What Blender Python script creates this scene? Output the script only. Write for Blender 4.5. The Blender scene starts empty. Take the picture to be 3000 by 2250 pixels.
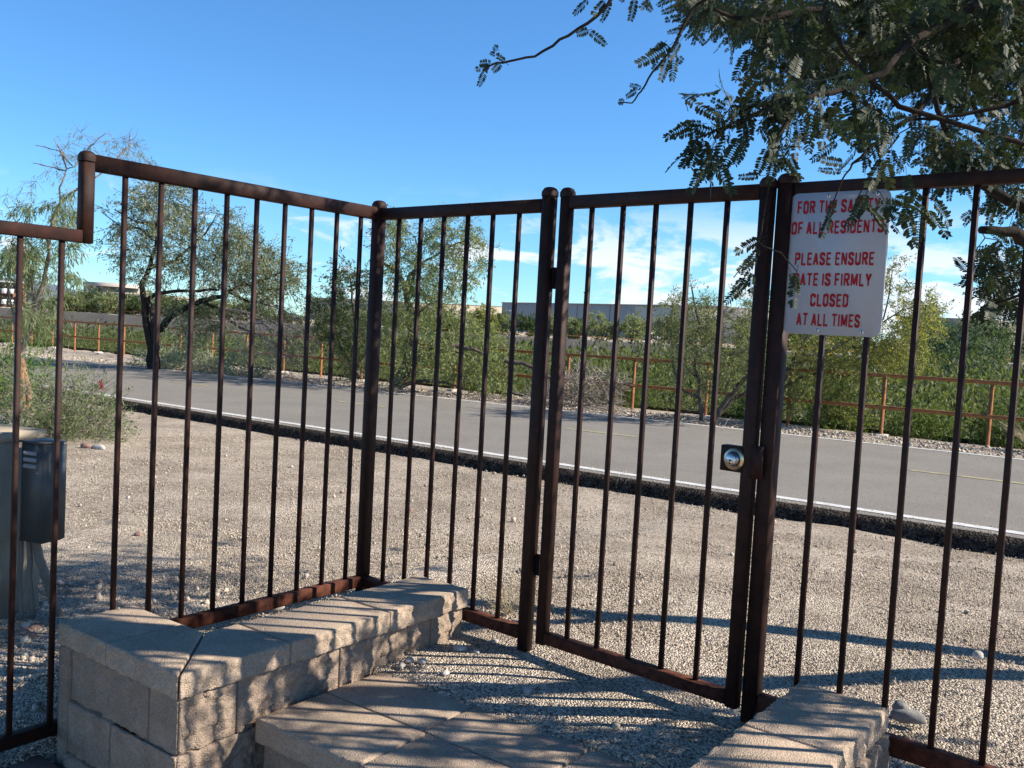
import bpy, math, random
import numpy as np
from mathutils import Vector, Matrix, noise
R = math.radians
sc = bpy.context.scene
rng = np.random.default_rng(7)
random.seed(7)

# ---------------------------------------------------------------- camera
CH = 1.08                                     # lens height above the ground at the gate
F, PITCH, ROLL = 2735.4, 0.0597, 0.0548       # focal length in photo pixels, tilt down, roll
_f = np.array([0, math.cos(PITCH), -math.sin(PITCH)])
_u = np.array([0, math.sin(PITCH), math.cos(PITCH)])
_x = np.array([1., 0, 0])
_c, _s = math.cos(ROLL), math.sin(ROLL)
CM = np.array([_c*_x + _s*_u, -_s*_x + _c*_u, _f])
CC = np.array([0, 0, CH])
cam_d = bpy.data.cameras.new("camera")
cam = bpy.data.objects.new("camera", cam_d)
sc.collection.objects.link(cam)
cam.matrix_world = Matrix(((CM[0][0], CM[1][0], -CM[2][0], 0), (CM[0][1], CM[1][1], -CM[2][1], 0),
                           (CM[0][2], CM[1][2], -CM[2][2], CH), (0, 0, 0, 1)))
cam_d.sensor_width = 36
cam_d.lens = F/3000*36
cam_d.clip_start = 0.05
cam_d.clip_end = 30000
sc.camera = cam

# ---------------------------------------------------------------- light
SUN_EL, SUN_AZ = R(34), R(-2)                 # azimuth from +x
sd = Vector((math.cos(SUN_EL)*math.cos(SUN_AZ), math.cos(SUN_EL)*math.sin(SUN_AZ), math.sin(SUN_EL)))
sun_d = bpy.data.lights.new("sun", 'SUN')
sun = bpy.data.objects.new("sun", sun_d)
sc.collection.objects.link(sun)
sun_d.energy = 5.0
sun_d.angle = R(0.53)
sun_d.color = (1.0, 0.91, 0.78)
sun.rotation_euler = (-sd).to_track_quat('-Z', 'Y').to_euler()

world = bpy.data.worlds.new("World")
sc.world = world
world.use_nodes = True
wn, wl = world.node_tree.nodes, world.node_tree.links
wn.clear()
def N(nt, t, **k):
    n = nt.nodes.new(t)
    for a, b in k.items():
        if a == 'i':
            for q, v in b.items(): n.inputs[q].default_value = v
        else: setattr(n, a, b)
    return n
wt = world.node_tree
sky = N(wt, 'ShaderNodeTexSky', sky_type='NISHITA', sun_disc=False, sun_elevation=SUN_EL,
        sun_rotation=math.pi/2 - SUN_AZ, altitude=700, air_density=1.0, dust_density=0.0, ozone_density=3.0)
hsv = N(wt, 'ShaderNodeHueSaturation', i={'Saturation': 1.04, 'Value': 1.15})
tc = N(wt, 'ShaderNodeTexCoord')
sep = N(wt, 'ShaderNodeSeparateXYZ')
wl.new(tc.outputs['Generated'], sep.inputs[0])
hz = N(wt, 'ShaderNodeMapRange', interpolation_type='SMOOTHSTEP', i={'From Min': .42, 'From Max': -.02, 'To Min': 0, 'To Max': 1})
tint = N(wt, 'ShaderNodeMixRGB', i={'Color1': (.70, 1.01, 1.27, 1), 'Color2': (.60, .92, 1.18, 1)})
wl.new(sep.outputs['Z'], hz.inputs[0]); wl.new(hz.outputs[0], tint.inputs['Fac'])
tm = N(wt, 'ShaderNodeMixRGB', blend_type='MULTIPLY', i={'Fac': 1.})
wl.new(sky.outputs[0], tm.inputs[1]); wl.new(tint.outputs[0], tm.inputs[2])
zn = N(wt, 'ShaderNodeMapRange', interpolation_type='SMOOTHSTEP', i={'From Min': .40, 'From Max': .85, 'To Min': 1, 'To Max': .42})   # deeper blue overhead
wl.new(sep.outputs['Z'], zn.inputs[0])
tz = N(wt, 'ShaderNodeMixRGB', blend_type='MULTIPLY', i={'Fac': 1.})
wl.new(tm.outputs[0], tz.inputs[1]); wl.new(zn.outputs[0], tz.inputs[2])
wl.new(tz.outputs[0], hsv.inputs['Color'])
mp = N(wt, 'ShaderNodeMapping', i={'Scale': (11, 11, 30), 'Location': (3.4, .4, 0.2)})
wl.new(tc.outputs['Generated'], mp.inputs[0])
cn = N(wt, 'ShaderNodeTexNoise', i={'Scale': 1.0, 'Detail': 7.0, 'Roughness': .6, 'Distortion': .5})
wl.new(mp.outputs[0], cn.inputs['Vector'])
def rampnode(nt, a, b, smooth=True):
    return N(nt, 'ShaderNodeMapRange', interpolation_type='SMOOTHSTEP' if smooth else 'LINEAR',
             i={'From Min': a, 'From Max': b, 'To Min': 0, 'To Max': 1})
band = rampnode(wt, .15, .07)                # low clouds only
wl.new(sep.outputs['Z'], band.inputs[0])
side = N(wt, 'ShaderNodeMapRange', i={'From Min': -.35, 'From Max': .3, 'To Min': -.03, 'To Max': .13})
wl.new(sep.outputs['X'], side.inputs[0])
ad = N(wt, 'ShaderNodeMath', operation='ADD')
wl.new(cn.outputs['Fac'], ad.inputs[0]); wl.new(side.outputs[0], ad.inputs[1])
cm = rampnode(wt, .53, .66)
wl.new(ad.outputs[0], cm.inputs[0])
mu = N(wt, 'ShaderNodeMath', operation='MULTIPLY')
wl.new(cm.outputs[0], mu.inputs[0]); wl.new(band.outputs[0], mu.inputs[1])
mx = N(wt, 'ShaderNodeMixRGB', i={'Color2': (7.6, 7.9, 8.5, 1)})
mu2 = N(wt, 'ShaderNodeMath', operation='MULTIPLY', i={1: .85})
wl.new(mu.outputs[0], mu2.inputs[0])
wl.new(mu2.outputs[0], mx.inputs['Fac']); wl.new(hsv.outputs[0], mx.inputs['Color1'])
bg = N(wt, 'ShaderNodeBackground', i={'Strength': 0.085})
wl.new(mx.outputs[0], bg.inputs['Color'])
wo = N(wt, 'ShaderNodeOutputWorld')
wl.new(bg.outputs[0], wo.inputs[0])
sc.view_settings.view_transform = 'Standard'
sc.view_settings.look = 'None'
sc.view_settings.exposure = 0.75
sc.view_settings.gamma = 1
sc.cycles.max_bounces = 6
sc.cycles.transparent_max_bounces = 6

# ---------------------------------------------------------------- helpers
def ray(u, v): return CM.T @ np.array([(u-1500)/F, (1125-v)/F, 1.])
def at(u, v, y):                               # photo pixel -> point at distance y
    d = ray(u, v); return CC + d*(y/d[1])
def atz(u, v, z):
    d = ray(u, v); return CC + d*((z-CH)/d[2])
class MB:
    def __init__(s): s.v, s.q, s.t, s.g, s.n = [], [], [], [], 0
    def add(s, v, quads=None, tris=None, ngons=None):
        v = np.asarray(v, float).reshape(-1, 3)
        if quads is not None and len(quads): s.q.append(np.asarray(quads, np.int64).reshape(-1, 4)+s.n)
        if tris is not None and len(tris): s.t.append(np.asarray(tris, np.int64).reshape(-1, 3)+s.n)
        if ngons:
            for g in ngons: s.g.append(np.asarray(g, np.int64)+s.n)
        s.v.append(v); s.n += len(v)
    def box(s, c, ax, h):
        c = np.asarray(c, float); ax = np.asarray(ax, float)
        v = [c+ax[0]*h[0]*i+ax[1]*h[1]*j+ax[2]*h[2]*k for k in (-1, 1) for j in (-1, 1) for i in (-1, 1)]
        s.add(v, [(0, 2, 3, 1), (4, 5, 7, 6), (0, 1, 5, 4), (2, 6, 7, 3), (0, 4, 6, 2), (1, 3, 7, 5)])
    def bar(s, p, q, w, h, up=(0, 0, 1), bev=0.0):       # rectangular tube from p to q
        p = np.asarray(p, float); q = np.asarray(q, float); d = q-p; L = np.linalg.norm(d); d /= L
        up = np.asarray(up, float)
        r = np.cross(d, up); r /= np.linalg.norm(r); u2 = np.cross(r, d)
        if bev <= 0: s.box((p+q)/2, (d, r, u2), (L/2, w/2, h/2)); return
        a, b = w/2, h/2
        prof = [(-a+bev, -b), (a-bev, -b), (a, -b+bev), (a, b-bev), (a-bev, b), (-a+bev, b), (-a, b-bev), (-a, -b+bev)]
        v = [p+r*x+u2*y for x, y in prof]+[q+r*x+u2*y for x, y in prof]
        s.add(v, [(i, (i+1) % 8, 8+(i+1) % 8, 8+i) for i in range(8)], ngons=[list(range(7, -1, -1)), list(range(8, 16))])
    def tube(s, pts, rad, k=6, cap=True):
        P = np.asarray(pts, float); n = len(P)
        rad = np.broadcast_to(np.asarray(rad, float), (n,))
        T = np.gradient(P, axis=0); T /= np.linalg.norm(T, axis=1)[:, None]+1e-12
        ref = np.array([0, 0, 1.]) if abs(T[0][2]) < .9 else np.array([1., 0, 0])
        A = np.cross(T, ref); A /= np.linalg.norm(A, axis=1)[:, None]+1e-9
        B = np.cross(T, A)
        th = np.arange(k)*2*math.pi/k
        v = (P[:, None]+(A[:, None]*np.cos(th)[None, :, None]+B[:, None]*np.sin(th)[None, :, None])*rad[:, None, None])
        i = np.arange(n-1)[:, None]*k; j = np.arange(k)[None]; j2 = (j+1) % k
        q = np.stack([i+j, i+j2, i+k+j2, i+k+j], -1).reshape(-1, 4)
        s.add(v.reshape(-1, 3), q, ngons=[list(range(k)), list(range((n-1)*k, n*k))] if cap else None)
    def inst(s, tv, tq, pos, M):                          # many copies of a small template (M: n,3,3 columns=axes)
        v = np.einsum('nij,kj->nki', M, tv)+pos[:, None]
        k = len(tv); off = (np.arange(len(pos))*k)[:, None, None]
        tq = np.asarray(tq); f = (tq[None]+off).reshape(-1, tq.shape[1])
        if tq.shape[1] == 4: s.add(v.reshape(-1, 3), f)
        else: s.add(v.reshape(-1, 3), None, f)
    def build(s, name, m=None, parent=None, smooth=False):
        me = bpy.data.meshes.new(name)
        V = np.concatenate(s.v).astype(np.float32)
        fl = ([a for a in s.q], [a for a in s.t], s.g)
        q = np.concatenate(s.q) if s.q else np.zeros((0, 4), np.int64)
        t = np.concatenate(s.t) if s.t else np.zeros((0, 3), np.int64)
        loops = np.concatenate([q.ravel(), t.ravel()]+[g for g in s.g]).astype(np.int32)
        tot = np.concatenate([np.full(len(q), 4), np.full(len(t), 3), np.array([len(g) for g in s.g], int)]).astype(np.int32)
        st = np.concatenate([[0], np.cumsum(tot)[:-1]]).astype(np.int32)
        me.vertices.add(len(V)); me.vertices.foreach_set('co', V.ravel())
        me.loops.add(len(loops)); me.loops.foreach_set('vertex_index', loops)
        me.polygons.add(len(tot)); me.polygons.foreach_set('loop_start', st); me.polygons.foreach_set('loop_total', tot)
        if smooth: me.polygons.foreach_set('use_smooth', np.ones(len(tot), bool))
        me.update(calc_edges=True); me.validate()
        if m: me.materials.append(m)
        o = bpy.data.objects.new(name, me)
        sc.collection.objects.link(o)
        if parent: o.parent = parent; o.matrix_parent_inverse = parent.matrix_world.inverted()
        return o
def tag(o, label=None, cat=None, group=None, kind=None):
    for k, v in (('label', label), ('category', cat), ('group', group), ('kind', kind)):
        if v: o[k] = v
    return o
def thing(name, label, cat, loc=(0, 0, 0), group=None):
    o = bpy.data.objects.new(name, None); sc.collection.objects.link(o)
    o.empty_display_size = .1
    o.location = tuple(float(c) for c in loc)
    o.matrix_world = Matrix.Translation(o.location)
    return tag(o, label, cat, group)

# ---------------------------------------------------------------- materials
def mat(name, col, rough=.8, col2=None, scale=20., metal=0., bump=0., bscale=None, island=0., detail=4., spec=.1,
        trans=0., voro=None, streak=None, tcol=None, bdist=.01, hue=0.):
    m = bpy.data.materials.new(name); m.use_nodes = True
    nt = m.node_tree; L = nt.links; nt.nodes.clear()
    out = N(nt, 'ShaderNodeOutputMaterial')
    p = N(nt, 'ShaderNodeBsdfPrincipled', i={'Roughness': rough, 'Metallic': metal, 'Specular IOR Level': spec})
    geo = N(nt, 'ShaderNodeNewGeometry')
    c = N(nt, 'ShaderNodeMixRGB', i={'Color1': (*col, 1), 'Color2': (*(col2 or col), 1)})
    nz = N(nt, 'ShaderNodeTexNoise', i={'Scale': scale, 'Detail': detail, 'Roughness': .6})
    if streak:
        mpn = N(nt, 'ShaderNodeMapping', i={'Scale': streak})
        L.new(geo.outputs['Position'], mpn.inputs[0]); L.new(mpn.outputs[0], nz.inputs['Vector'])
    else: L.new(geo.outputs['Position'], nz.inputs['Vector'])
    rp = N(nt, 'ShaderNodeMapRange', i={'From Min': .35, 'From Max': .65})
    L.new(nz.outputs['Fac'], rp.inputs[0]); L.new(rp.outputs[0], c.inputs['Fac'])
    cur = c.outputs[0]
    if voro:                                    # (scale, strength, saturation) grains
        vs = N(nt, 'ShaderNodeTexVoronoi', i={'Scale': voro[0], 'Randomness': 1.})
        L.new(geo.outputs['Position'], vs.inputs['Vector'])
        bw = N(nt, 'ShaderNodeRGBToBW'); L.new(vs.outputs['Color'], bw.inputs[0])
        mr = N(nt, 'ShaderNodeMapRange', i={'From Min': .2, 'From Max': .8, 'To Min': 1-voro[1], 'To Max': 1+voro[1]})
        L.new(bw.outputs[0], mr.inputs[0])
        mm = N(nt, 'ShaderNodeMixRGB', blend_type='MULTIPLY', i={'Fac': 1.})
        L.new(cur, mm.inputs[1]); L.new(mr.outputs[0], mm.inputs[2]); cur = mm.outputs[0]
    if island:
        mr = N(nt, 'ShaderNodeMapRange', i={'To Min': 1-island, 'To Max': 1+island})
        L.new(geo.outputs['Random Per Island'], mr.inputs[0])
        mm = N(nt, 'ShaderNodeMixRGB', blend_type='MULTIPLY', i={'Fac': 1.})
        L.new(cur, mm.inputs[1]); L.new(mr.outputs[0], mm.inputs[2]); cur = mm.outputs[0]
    if hue:
        hs = N(nt, 'ShaderNodeHueSaturation')
        ml = N(nt, 'ShaderNodeMath', operation='MULTIPLY', i={1: 7.31}); fr = N(nt, 'ShaderNodeMath', operation='FRACT')
        L.new(geo.outputs['Random Per Island'], ml.inputs[0]); L.new(ml.outputs[0], fr.inputs[0])
        mr = N(nt, 'ShaderNodeMapRange', i={'To Min': .5-hue, 'To Max': .5+hue}); L.new(fr.outputs[0], mr.inputs[0])
        L.new(mr.outputs[0], hs.inputs['Hue']); L.new(cur, hs.inputs['Color']); cur = hs.outputs[0]
    L.new(cur, p.inputs['Base Color'])
    if bump:
        b = N(nt, 'ShaderNodeBump', i={'Strength': bump, 'Distance': bdist})
        if voro:
            v2 = N(nt, 'ShaderNodeTexVoronoi', i={'Scale': bscale or voro[0]})
            L.new(geo.outputs['Position'], v2.inputs['Vector'])
            inv = N(nt, 'ShaderNodeMath', operation='SUBTRACT', i={0: 1.}); L.new(v2.outputs['Distance'], inv.inputs[1])
            L.new(inv.outputs[0], b.inputs['Height'])
        else:
            n2 = N(nt, 'ShaderNodeTexNoise', i={'Scale': bscale or scale*4, 'Detail': 5., 'Roughness': .65})
            L.new(geo.outputs['Position'], n2.inputs['Vector']); L.new(n2.outputs['Fac'], b.inputs['Height'])
        L.new(b.outputs[0], p.inputs['Normal'])
    if trans:
        tr = N(nt, 'ShaderNodeBsdfTranslucent')
        if tcol:
            mm = N(nt, 'ShaderNodeMixRGB', blend_type='MULTIPLY', i={'Fac': 1., 'Color2': (*tcol, 1)})
            L.new(cur, mm.inputs[1]); L.new(mm.outputs[0], tr.inputs[0])
        else: L.new(cur, tr.inputs[0])
        ms = N(nt, 'ShaderNodeMixShader', i={0: trans})
        L.new(p.outputs[0], ms.inputs[1]); L.new(tr.outputs[0], ms.inputs[2]); L.new(ms.outputs[0], out.inputs[0])
    else: L.new(p.outputs[0], out.inputs[0])
    return m
M_gravel = mat('gravel', (.60, .505, .40), .95, (.37, .305, .235), 2.0, voro=(150, .62), bump=1., bdist=.012, detail=8)
M_peb = mat('pebble', (.53, .45, .36), .9, (.40, .335, .265), 40, island=.38, bump=.2, hue=.02)
M_stone_w = mat('white_stone', (.62, .58, .52), .85, (.42, .37, .33), 35, bump=.3)
M_stone_r = mat('red_stone', (.34, .22, .18), .9, (.22, .15, .12), 30, bump=.4)
M_stone_g = mat('grey_stone', (.30, .29, .27), .85, (.2, .19, .18), 25, bump=.3)
M_asphalt = mat('asphalt', (.25, .23, .202), .92, (.215, .198, .174), 1.3, voro=(160, .28), bump=.25, bdist=.004, detail=8)
M_edge = mat('asphalt_edge', (.10, .078, .062), .98, (.036, .029, .024), 14, voro=(60, .6), bump=1., bdist=.04)
M_white = mat('white_paint', (.72, .72, .70), .7, (.5, .49, .47), 14, detail=8)
M_yellow = mat('yellow_paint', (.46, .40, .22), .8, (.26, .235, .18), 12, detail=8)
M_rust = mat('rust_iron', (.042, .0155, .0105), .62, (.019, .009, .0075), 26, bump=.5, bscale=170, spec=.22, detail=8, bdist=.002)
M_rustb = mat('rusty_base_rail', (.125, .044, .026), .75, (.05, .02, .014), 40, bump=.5, bscale=200, detail=8, bdist=.003)
M_block = mat('concrete_block', (.36, .275, .21), .95, (.275, .21, .16), 14, bump=.6, voro=(210, .13), bdist=.004, detail=10)
M_cap = mat('cap_block', (.47, .365, .275), .95, (.36, .28, .21), 8, bump=.8, voro=(260, .16), bdist=.003, detail=10)
M_sign = mat('sign_white', (.47, .48, .53), .5, (.43, .44, .49), 5)
M_red = mat('sign_red', (.42, .018, .024), .5, (.34, .016, .022), 30)
M_alu = mat('aluminium', (.75, .76, .77), .35, metal=.9)
M_chrome = mat('chrome', (.34, .35, .37), .28, metal=1.)
M_brass = mat('brass', (.72, .58, .36), .28, metal=1.)
M_dark = mat('dark_slot', (.01, .01, .01), .8)
M_greybox = mat('grey_painted_steel', (.075, .078, .076), .42, (.055, .058, .057), 12, spec=.5)
M_stucco = mat('stucco', (.38, .32, .24), .95, (.32, .27, .2), 6, bump=.5, bscale=130)
M_conduit = mat('conduit', (.27, .225, .18), .7, (.21, .175, .14), 20)
M_orange = mat('orange_rust_pipe', (.36, .165, .07), .85, (.24, .10, .045), 14, bump=.3, bscale=90, detail=8)
M_bark = mat('dark_bark', (.055, .044, .036), .95, (.025, .02, .017), 20, bump=.9, bscale=45, bdist=.02)
M_bark2 = mat('grey_bark', (.15, .125, .10), .95, (.07, .058, .05), 12, bump=.8, bscale=40)
M_barkw = mat('pale_bark', (.30, .245, .20), .9, (.17, .13, .105), 9, bump=.5, bscale=40)
M_barko = mat('orange_bark', (.38, .21, .11), .9, (.16, .09, .06), 7, bump=.5, bscale=40)
M_dead = mat('dead_wood', (.36, .31, .27), .95, (.21, .18, .155), 9)
M_straw = mat('dry_stalks', (.44, .37, .24), .95, (.30, .25, .16), 8, island=.3)
M_straw2 = mat('dry_scrub', (.26, .235, .18), .95, (.17, .155, .12), 1., island=.4)
def leaf(name, c, c2, sc_=1.2, isl=.4, tr=.35, hue=.02, tcol=(1.5, 1.6, .7)):
    return mat(name, c, .6, c2, sc_, island=isl, trans=tr, spec=.25, hue=hue, tcol=tcol)
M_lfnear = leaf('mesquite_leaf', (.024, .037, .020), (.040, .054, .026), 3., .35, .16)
M_lf1 = leaf('grey_green_leaf', (.27, .285, .20), (.19, .21, .14), 1.1)
M_lf2 = leaf('olive_leaf', (.25, .285, .13), (.17, .205, .09), .9)
M_lf2d = leaf('dark_green_leaf', (.085, .115, .05), (.06, .085, .04), 1.)
M_lf3 = leaf('fine_green_leaf', (.20, .215, .11), (.145, .165, .085), 1.)
M_lfy = leaf('yellow_green_leaf', (.27, .27, .085), (.19, .20, .07), 1.)
M_flow = mat('yellow_flower', (.75, .52, .04), .7, trans=.3)
M_lfw = leaf('willow_leaf', (.20, .235, .13), (.145, .19, .08), 2.)
M_lfb = leaf('bright_green_leaf', (.12, .22, .04), (.075, .15, .028), 2.)
M_scrub = leaf('scrub_leaf', (.16, .18, .068), (.050, .066, .027), .62, .5)
M_bush = leaf('bush_leaf', (.11, .145, .05), (.065, .095, .033), .8, .45)
M_blue = leaf('blue_green_leaf', (.09, .135, .08), (.06, .095, .058), .5, .4)
M_silver = leaf('silver_leaf', (.33, .34, .28), (.24, .26, .2), 3., .3)
M_far = leaf('far_leaf', (.235, .255, .14), (.15, .175, .09), .35, .4)
M_redfl = mat('red_flower', (.32, .05, .07), .7, trans=.3)
M_wash = mat('wash_soil', (.17, .15, .095), .95, (.11, .10, .06), .5)
M_bank = mat('soil_cement', (.125, .115, .105), .95, (.09, .085, .08), .4, bump=.6, bscale=3)
M_wh = mat('warehouse_wall', (.44, .39, .355), .9, (.41, .365, .33), .05)
M_cream = mat('cream_wall', (.62, .54, .42), .9, (.58, .5, .39), .05)
M_olive = mat('olive_wall', (.23, .225, .17), .9, (.21, .2, .15), .05)
M_tanw = mat('tan_wall', (.36, .31, .25), .9, (.33, .28, .23), .1)
M_brick = mat('red_brown_wall', (.27, .13, .095), .9, (.22, .11, .08), .2)
M_glass = mat('dark_glass', (.03, .035, .04), .12, spec=.6)
M_hill = mat('hill_haze_blue', (.17, .20, .255), 1., (.14, .17, .22), .004)  # blue haze of distance put into the base colour
M_lilac = mat('lilac_plastic', (.42, .36, .48), .6)
M_carw = mat('white_car_paint', (.78, .78, .78), .3, spec=.5)
M_tyre = mat('tyre', (.02, .02, .02), .9)
M_brickp = mat('brick_paver', (.23, .17, .14), .95, (.16, .12, .10), 14, bump=.6, bscale=120)

# ---------------------------------------------------------------- site frames
# stair frame: origin at the outer corner of the left wall, a along its long leg, b to the left
O = np.array([-.794, 2.29]); U = np.array([.595, .804]); W = np.array([-.804, .595])
def fab(a, b, z): p = O+U*a+W*b; return np.array([p[0], p[1], z])
# path frame: s to the left along the near edge line, d away from the gate
P0 = np.array([1.71, 7.71]); TD = np.array([-.799, .602]); ND = np.array([.602, .799])
def fsd(s, d, z=0): p = P0+TD*s+ND*d; return np.array([p[0], p[1], z])
def zpath(s): return -.15-.0068*s
def sstep(x, a, b):
    t = np.clip((x-a)/(b-a), 0, 1); return t*t*(3-2*t)
def dnear(s): return .0008*np.clip(s, -4, 14)**2
def dfar(s): return 5.22-.014*np.clip(s, -6, 22)-.0018*np.clip(s, 0, 22)**2
def drail(s): return 7.06+.045*s
def ground(x, y):
    x = np.asarray(x, float); y = np.asarray(y, float)
    px, py = x-O[0], y-O[1]
    a = px*U[0]+py*U[1]; b = px*W[0]+py*W[1]
    qx, qy = x-P0[0], y-P0[1]
    s = qx*TD[0]+qy*TD[1]; d = qx*ND[0]+qy*ND[1]
    zp = zpath(s)
    z0 = -.19*sstep(b, .66, 1.15)
    g = z0+(zp-.108-z0)*sstep(d, -4.4, -.02)
    ins = -.26*sstep(-a, -.70, -.64)                        # below the stair
    ins = np.where((b > .1) & (b < .62), np.where(a > .22, .03, -.30), ins)
    ins = np.where(b >= .62, -.19-.08*sstep(-a, -.1, .4), ins)
    ins = np.where(b < -1.3, -.12*sstep(-a, -1.1, .3), ins)
    near = (a < 1.16) & (b < .62)
    g = np.where(near, ins, g)
    g = np.where((a < .16) & (b >= .62) & (b < 3), -.19-.08*sstep(-a, -.1, .4), g)
    # across the path: shoulder, then the wash
    df = dfar(s)
    sh = zp-.02-.02*(d-df)
    g = np.where(d > -.02, zp-.14, g)
    g = np.where(d > df+.12, sh, g)
    dr = drail(s)
    g = np.where(d > dr+.35, zp-.06-2.6*sstep(d, dr+.35, dr+5), g)
    g = np.where(y > 104, np.maximum(g, -2.7+2.75*sstep(y, 105, 110.5)), g)
    return g
def grid_axis(lo, hi, segs):
    out = [lo]
    for end, st in segs:
        n = max(1, int(round((end-out[-1])/st))); out += list(np.linspace(out[-1], end, n+1)[1:])
    return np.array(out)
gx = np.concatenate([-np.geomspace(3.2, 900, 70)[::-1], np.arange(-3.17, 3.2, .03), np.geomspace(3.2, 900, 70)])
gy = np.concatenate([np.linspace(-30, .9, 30), np.arange(.95, 5.6, .03), np.arange(5.6, 32, .16), np.geomspace(32, 1500, 110)])
X, Y = np.meshgrid(gx, gy)
Z = ground(X, Y)
amp = np.where(Y < 32, .012, .12)
Z = Z+amp*(np.sin(X*3.1+1.3*np.sin(Y*2.3))*np.sin(Y*2.7+X)+.5*np.sin(X*9.1+Y*4)*np.sin(Y*8.3-X*3))*.8
nx, ny = len(gx), len(gy)
i = (np.arange(ny-1)[:, None]*nx+np.arange(nx-1)[None]).ravel()
m = MB(); m.add(np.stack([X, Y, Z], -1).reshape(-1, 3), np.stack([i, i+1, i+nx+1, i+nx], -1))
tag(m.build('gravel_ground', M_gravel, smooth=True), 'pale tan gravel ground around the fence, the path and the wash', 'ground', kind='structure')

# path sheet with its broken edge
def strip(ss, d0, d1, dz):
    mb = MB(); v = []
    for s_ in ss:
        for d_ in (d0(s_), d1(s_)): v.append(fsd(s_, d_, zpath(s_)+dz))
    n = len(ss); mb.add(v, [(2*k, 2*k+2, 2*k+3, 2*k+1) for k in range(n-1)]); return mb
ss = np.linspace(-12, 62, 186)
path = strip(ss, lambda s: dnear(s)-.20, lambda s: dfar(s)+.14, 0).build('path', M_asphalt)
tag(path, 'grey asphalt shared path with white edge lines and a broken yellow centre line', 'path', kind='structure')
strip(ss, lambda s: dnear(s)-.05, lambda s: dnear(s)+.06, .004).build('edge_line', M_white, path)
strip(ss, lambda s: dfar(s)-.05, lambda s: dfar(s)+.05, .004).build('edge_line', M_white, path)
for k in range(-2, 10):
    s0 = 2.33+k*4.22
    strip(np.linspace(s0, s0+1.04, 5), lambda s: 2.80-.006*s-.0011*max(s, 0)**2, lambda s: 2.90-.006*s-.0011*max(s, 0)**2, .004).build('centre_dash', M_yellow, path)
mb = MB(); v = []
se = np.linspace(-8, 22, 1500); prof = [(-.19, .002), (-.235, -.006), (-.265, -.025), (-.285, -.05), (-.30, -.08), (-.34, -.115), (-.42, -.16)]
for s_ in se:
    p = fsd(s_, 0)
    n0 = noise.noise(Vector((s_*5, 0, 0)))*.02+noise.noise(Vector((s_*1.3, 5, 0)))*.02
    for k, (dd, dz) in enumerate(prof):
        r = (.020*noise.noise(Vector((s_*22, k*1.9, 3)))+.014*noise.noise(Vector((s_*60, k*3.9, 7))))*(k > 0)
        v.append(fsd(s_, dnear(s_)+dd+(n0+r)*(k > 0), zpath(s_)+dz+r*.6))
K = len(prof); n = len(se)
mb.add(v, [(a*K+b, a*K+b+1, (a+1)*K+b+1, (a+1)*K+b) for a in range(n-1) for b in range(K-1)])
mb.build('path_edge', M_edge, path)

# ---------------------------------------------------------------- iron fence
TZ, BZ = 1.464, .085          # underside of top rail, top of bottom rail
RH = .046                     # top rail height
LN = [(-1.1751, 2.7891, .9121, .1175), (-.4552, 3.5295, -.6975, .1172), (.2224, 2.9716, -.7, .1173), (.8205, 2.4971, -.7127, .1179)]
def fl(l, k, z, off=0):
    x0, y0, a, s_ = LN[l]; return np.array([x0+math.cos(a)*s_*k-math.sin(a)*off, y0+math.sin(a)*s_*k+math.cos(a)*off, z])
def ldir(l): a = LN[l][2]; return np.array([math.cos(a), math.sin(a), 0])
def picket(par, l, k, z0, z1):
    m = MB(); m.bar(fl(l, k, z0), fl(l, k, z1), .0135, .0135, up=ldir(l), bev=.0012); return m.build('picket', M_rust, par)
def rail(par, l, k0, k1, z0, z1, nm, w=.034, mt=None):
    m = MB(); m.bar(fl(l, k0, (z0+z1)/2), fl(l, k1, (z0+z1)/2), w, z1-z0, bev=.003); return m.build(nm, mt or M_rust, par)
def post(par, xy, l, w, z0, z1, nm='post', cap=True):
    xy = np.asarray(xy, float); m = MB()
    m.bar((xy[0], xy[1], z0), (xy[0], xy[1], z1), w, w, up=ldir(l), bev=.004)
    o = m.build(nm, M_rust, par)
    if cap:
        m = MB(); d = ldir(l); r = np.array([-d[1], d[0], 0]); h = w/2+.004; rings = []; v = []
        for zz, q in ((z1-.004, 1.), (z1+.010, 1.), (z1+.016, .93), (z1+.022, .76), (z1+.0255, .45)):
            for t in range(16):
                th = (t+.5)*2*math.pi/16; c, s_ = math.cos(th), math.sin(th)
                e = 4.5 if q > .95 else 3.
                k = (abs(c)**e+abs(s_)**e)**(-1/e)
                p = xy+(d*c+r*s_)[:2]*k*h*q; v.append((p[0], p[1], zz))
        m.add(v, [(a*16+b, a*16+(b+1) % 16, (a+1)*16+(b+1) % 16, (a+1)*16+b) for a in range(4) for b in range(16)], ngons=[list(range(64, 80))])
        m.build('post_cap', M_rust, o, smooth=True)
    return o
# left panel with its step down
t = thing('fence_panel', 'rust brown iron fence panel running left from the corner post and stepping down', 'fence', fl(0, 3, 0))
kC = -1.0+6.42; kA = -1.0
kC0 = 9.0                                            # corner post position along line 0 (pickets 0..8)
rail(t, 0, kA+.13, kC0-.1, TZ, TZ+RH, 'top_rail')
rail(t, 0, 1.2, kC0-.1, BZ-.042, BZ, 'bottom_rail', mt=M_rustb)
rail(t, 0, -9, kA-.13, 1.256, 1.292, 'top_rail')
rail(t, 0, -9, -1.35, -.172, -.135, 'bottom_rail')
post(t, fl(0, kA, 0)[:2], 0, .036, 1.256, TZ+.028, 'step_riser')
for k in range(9): picket(t, 0, k, BZ-.02 if k > 1 else .02, TZ+.01)
for k in (-1.56, -2.53, -3.5, -4.5, -5.5): picket(t, 0, k, -.15, 1.27)
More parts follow.
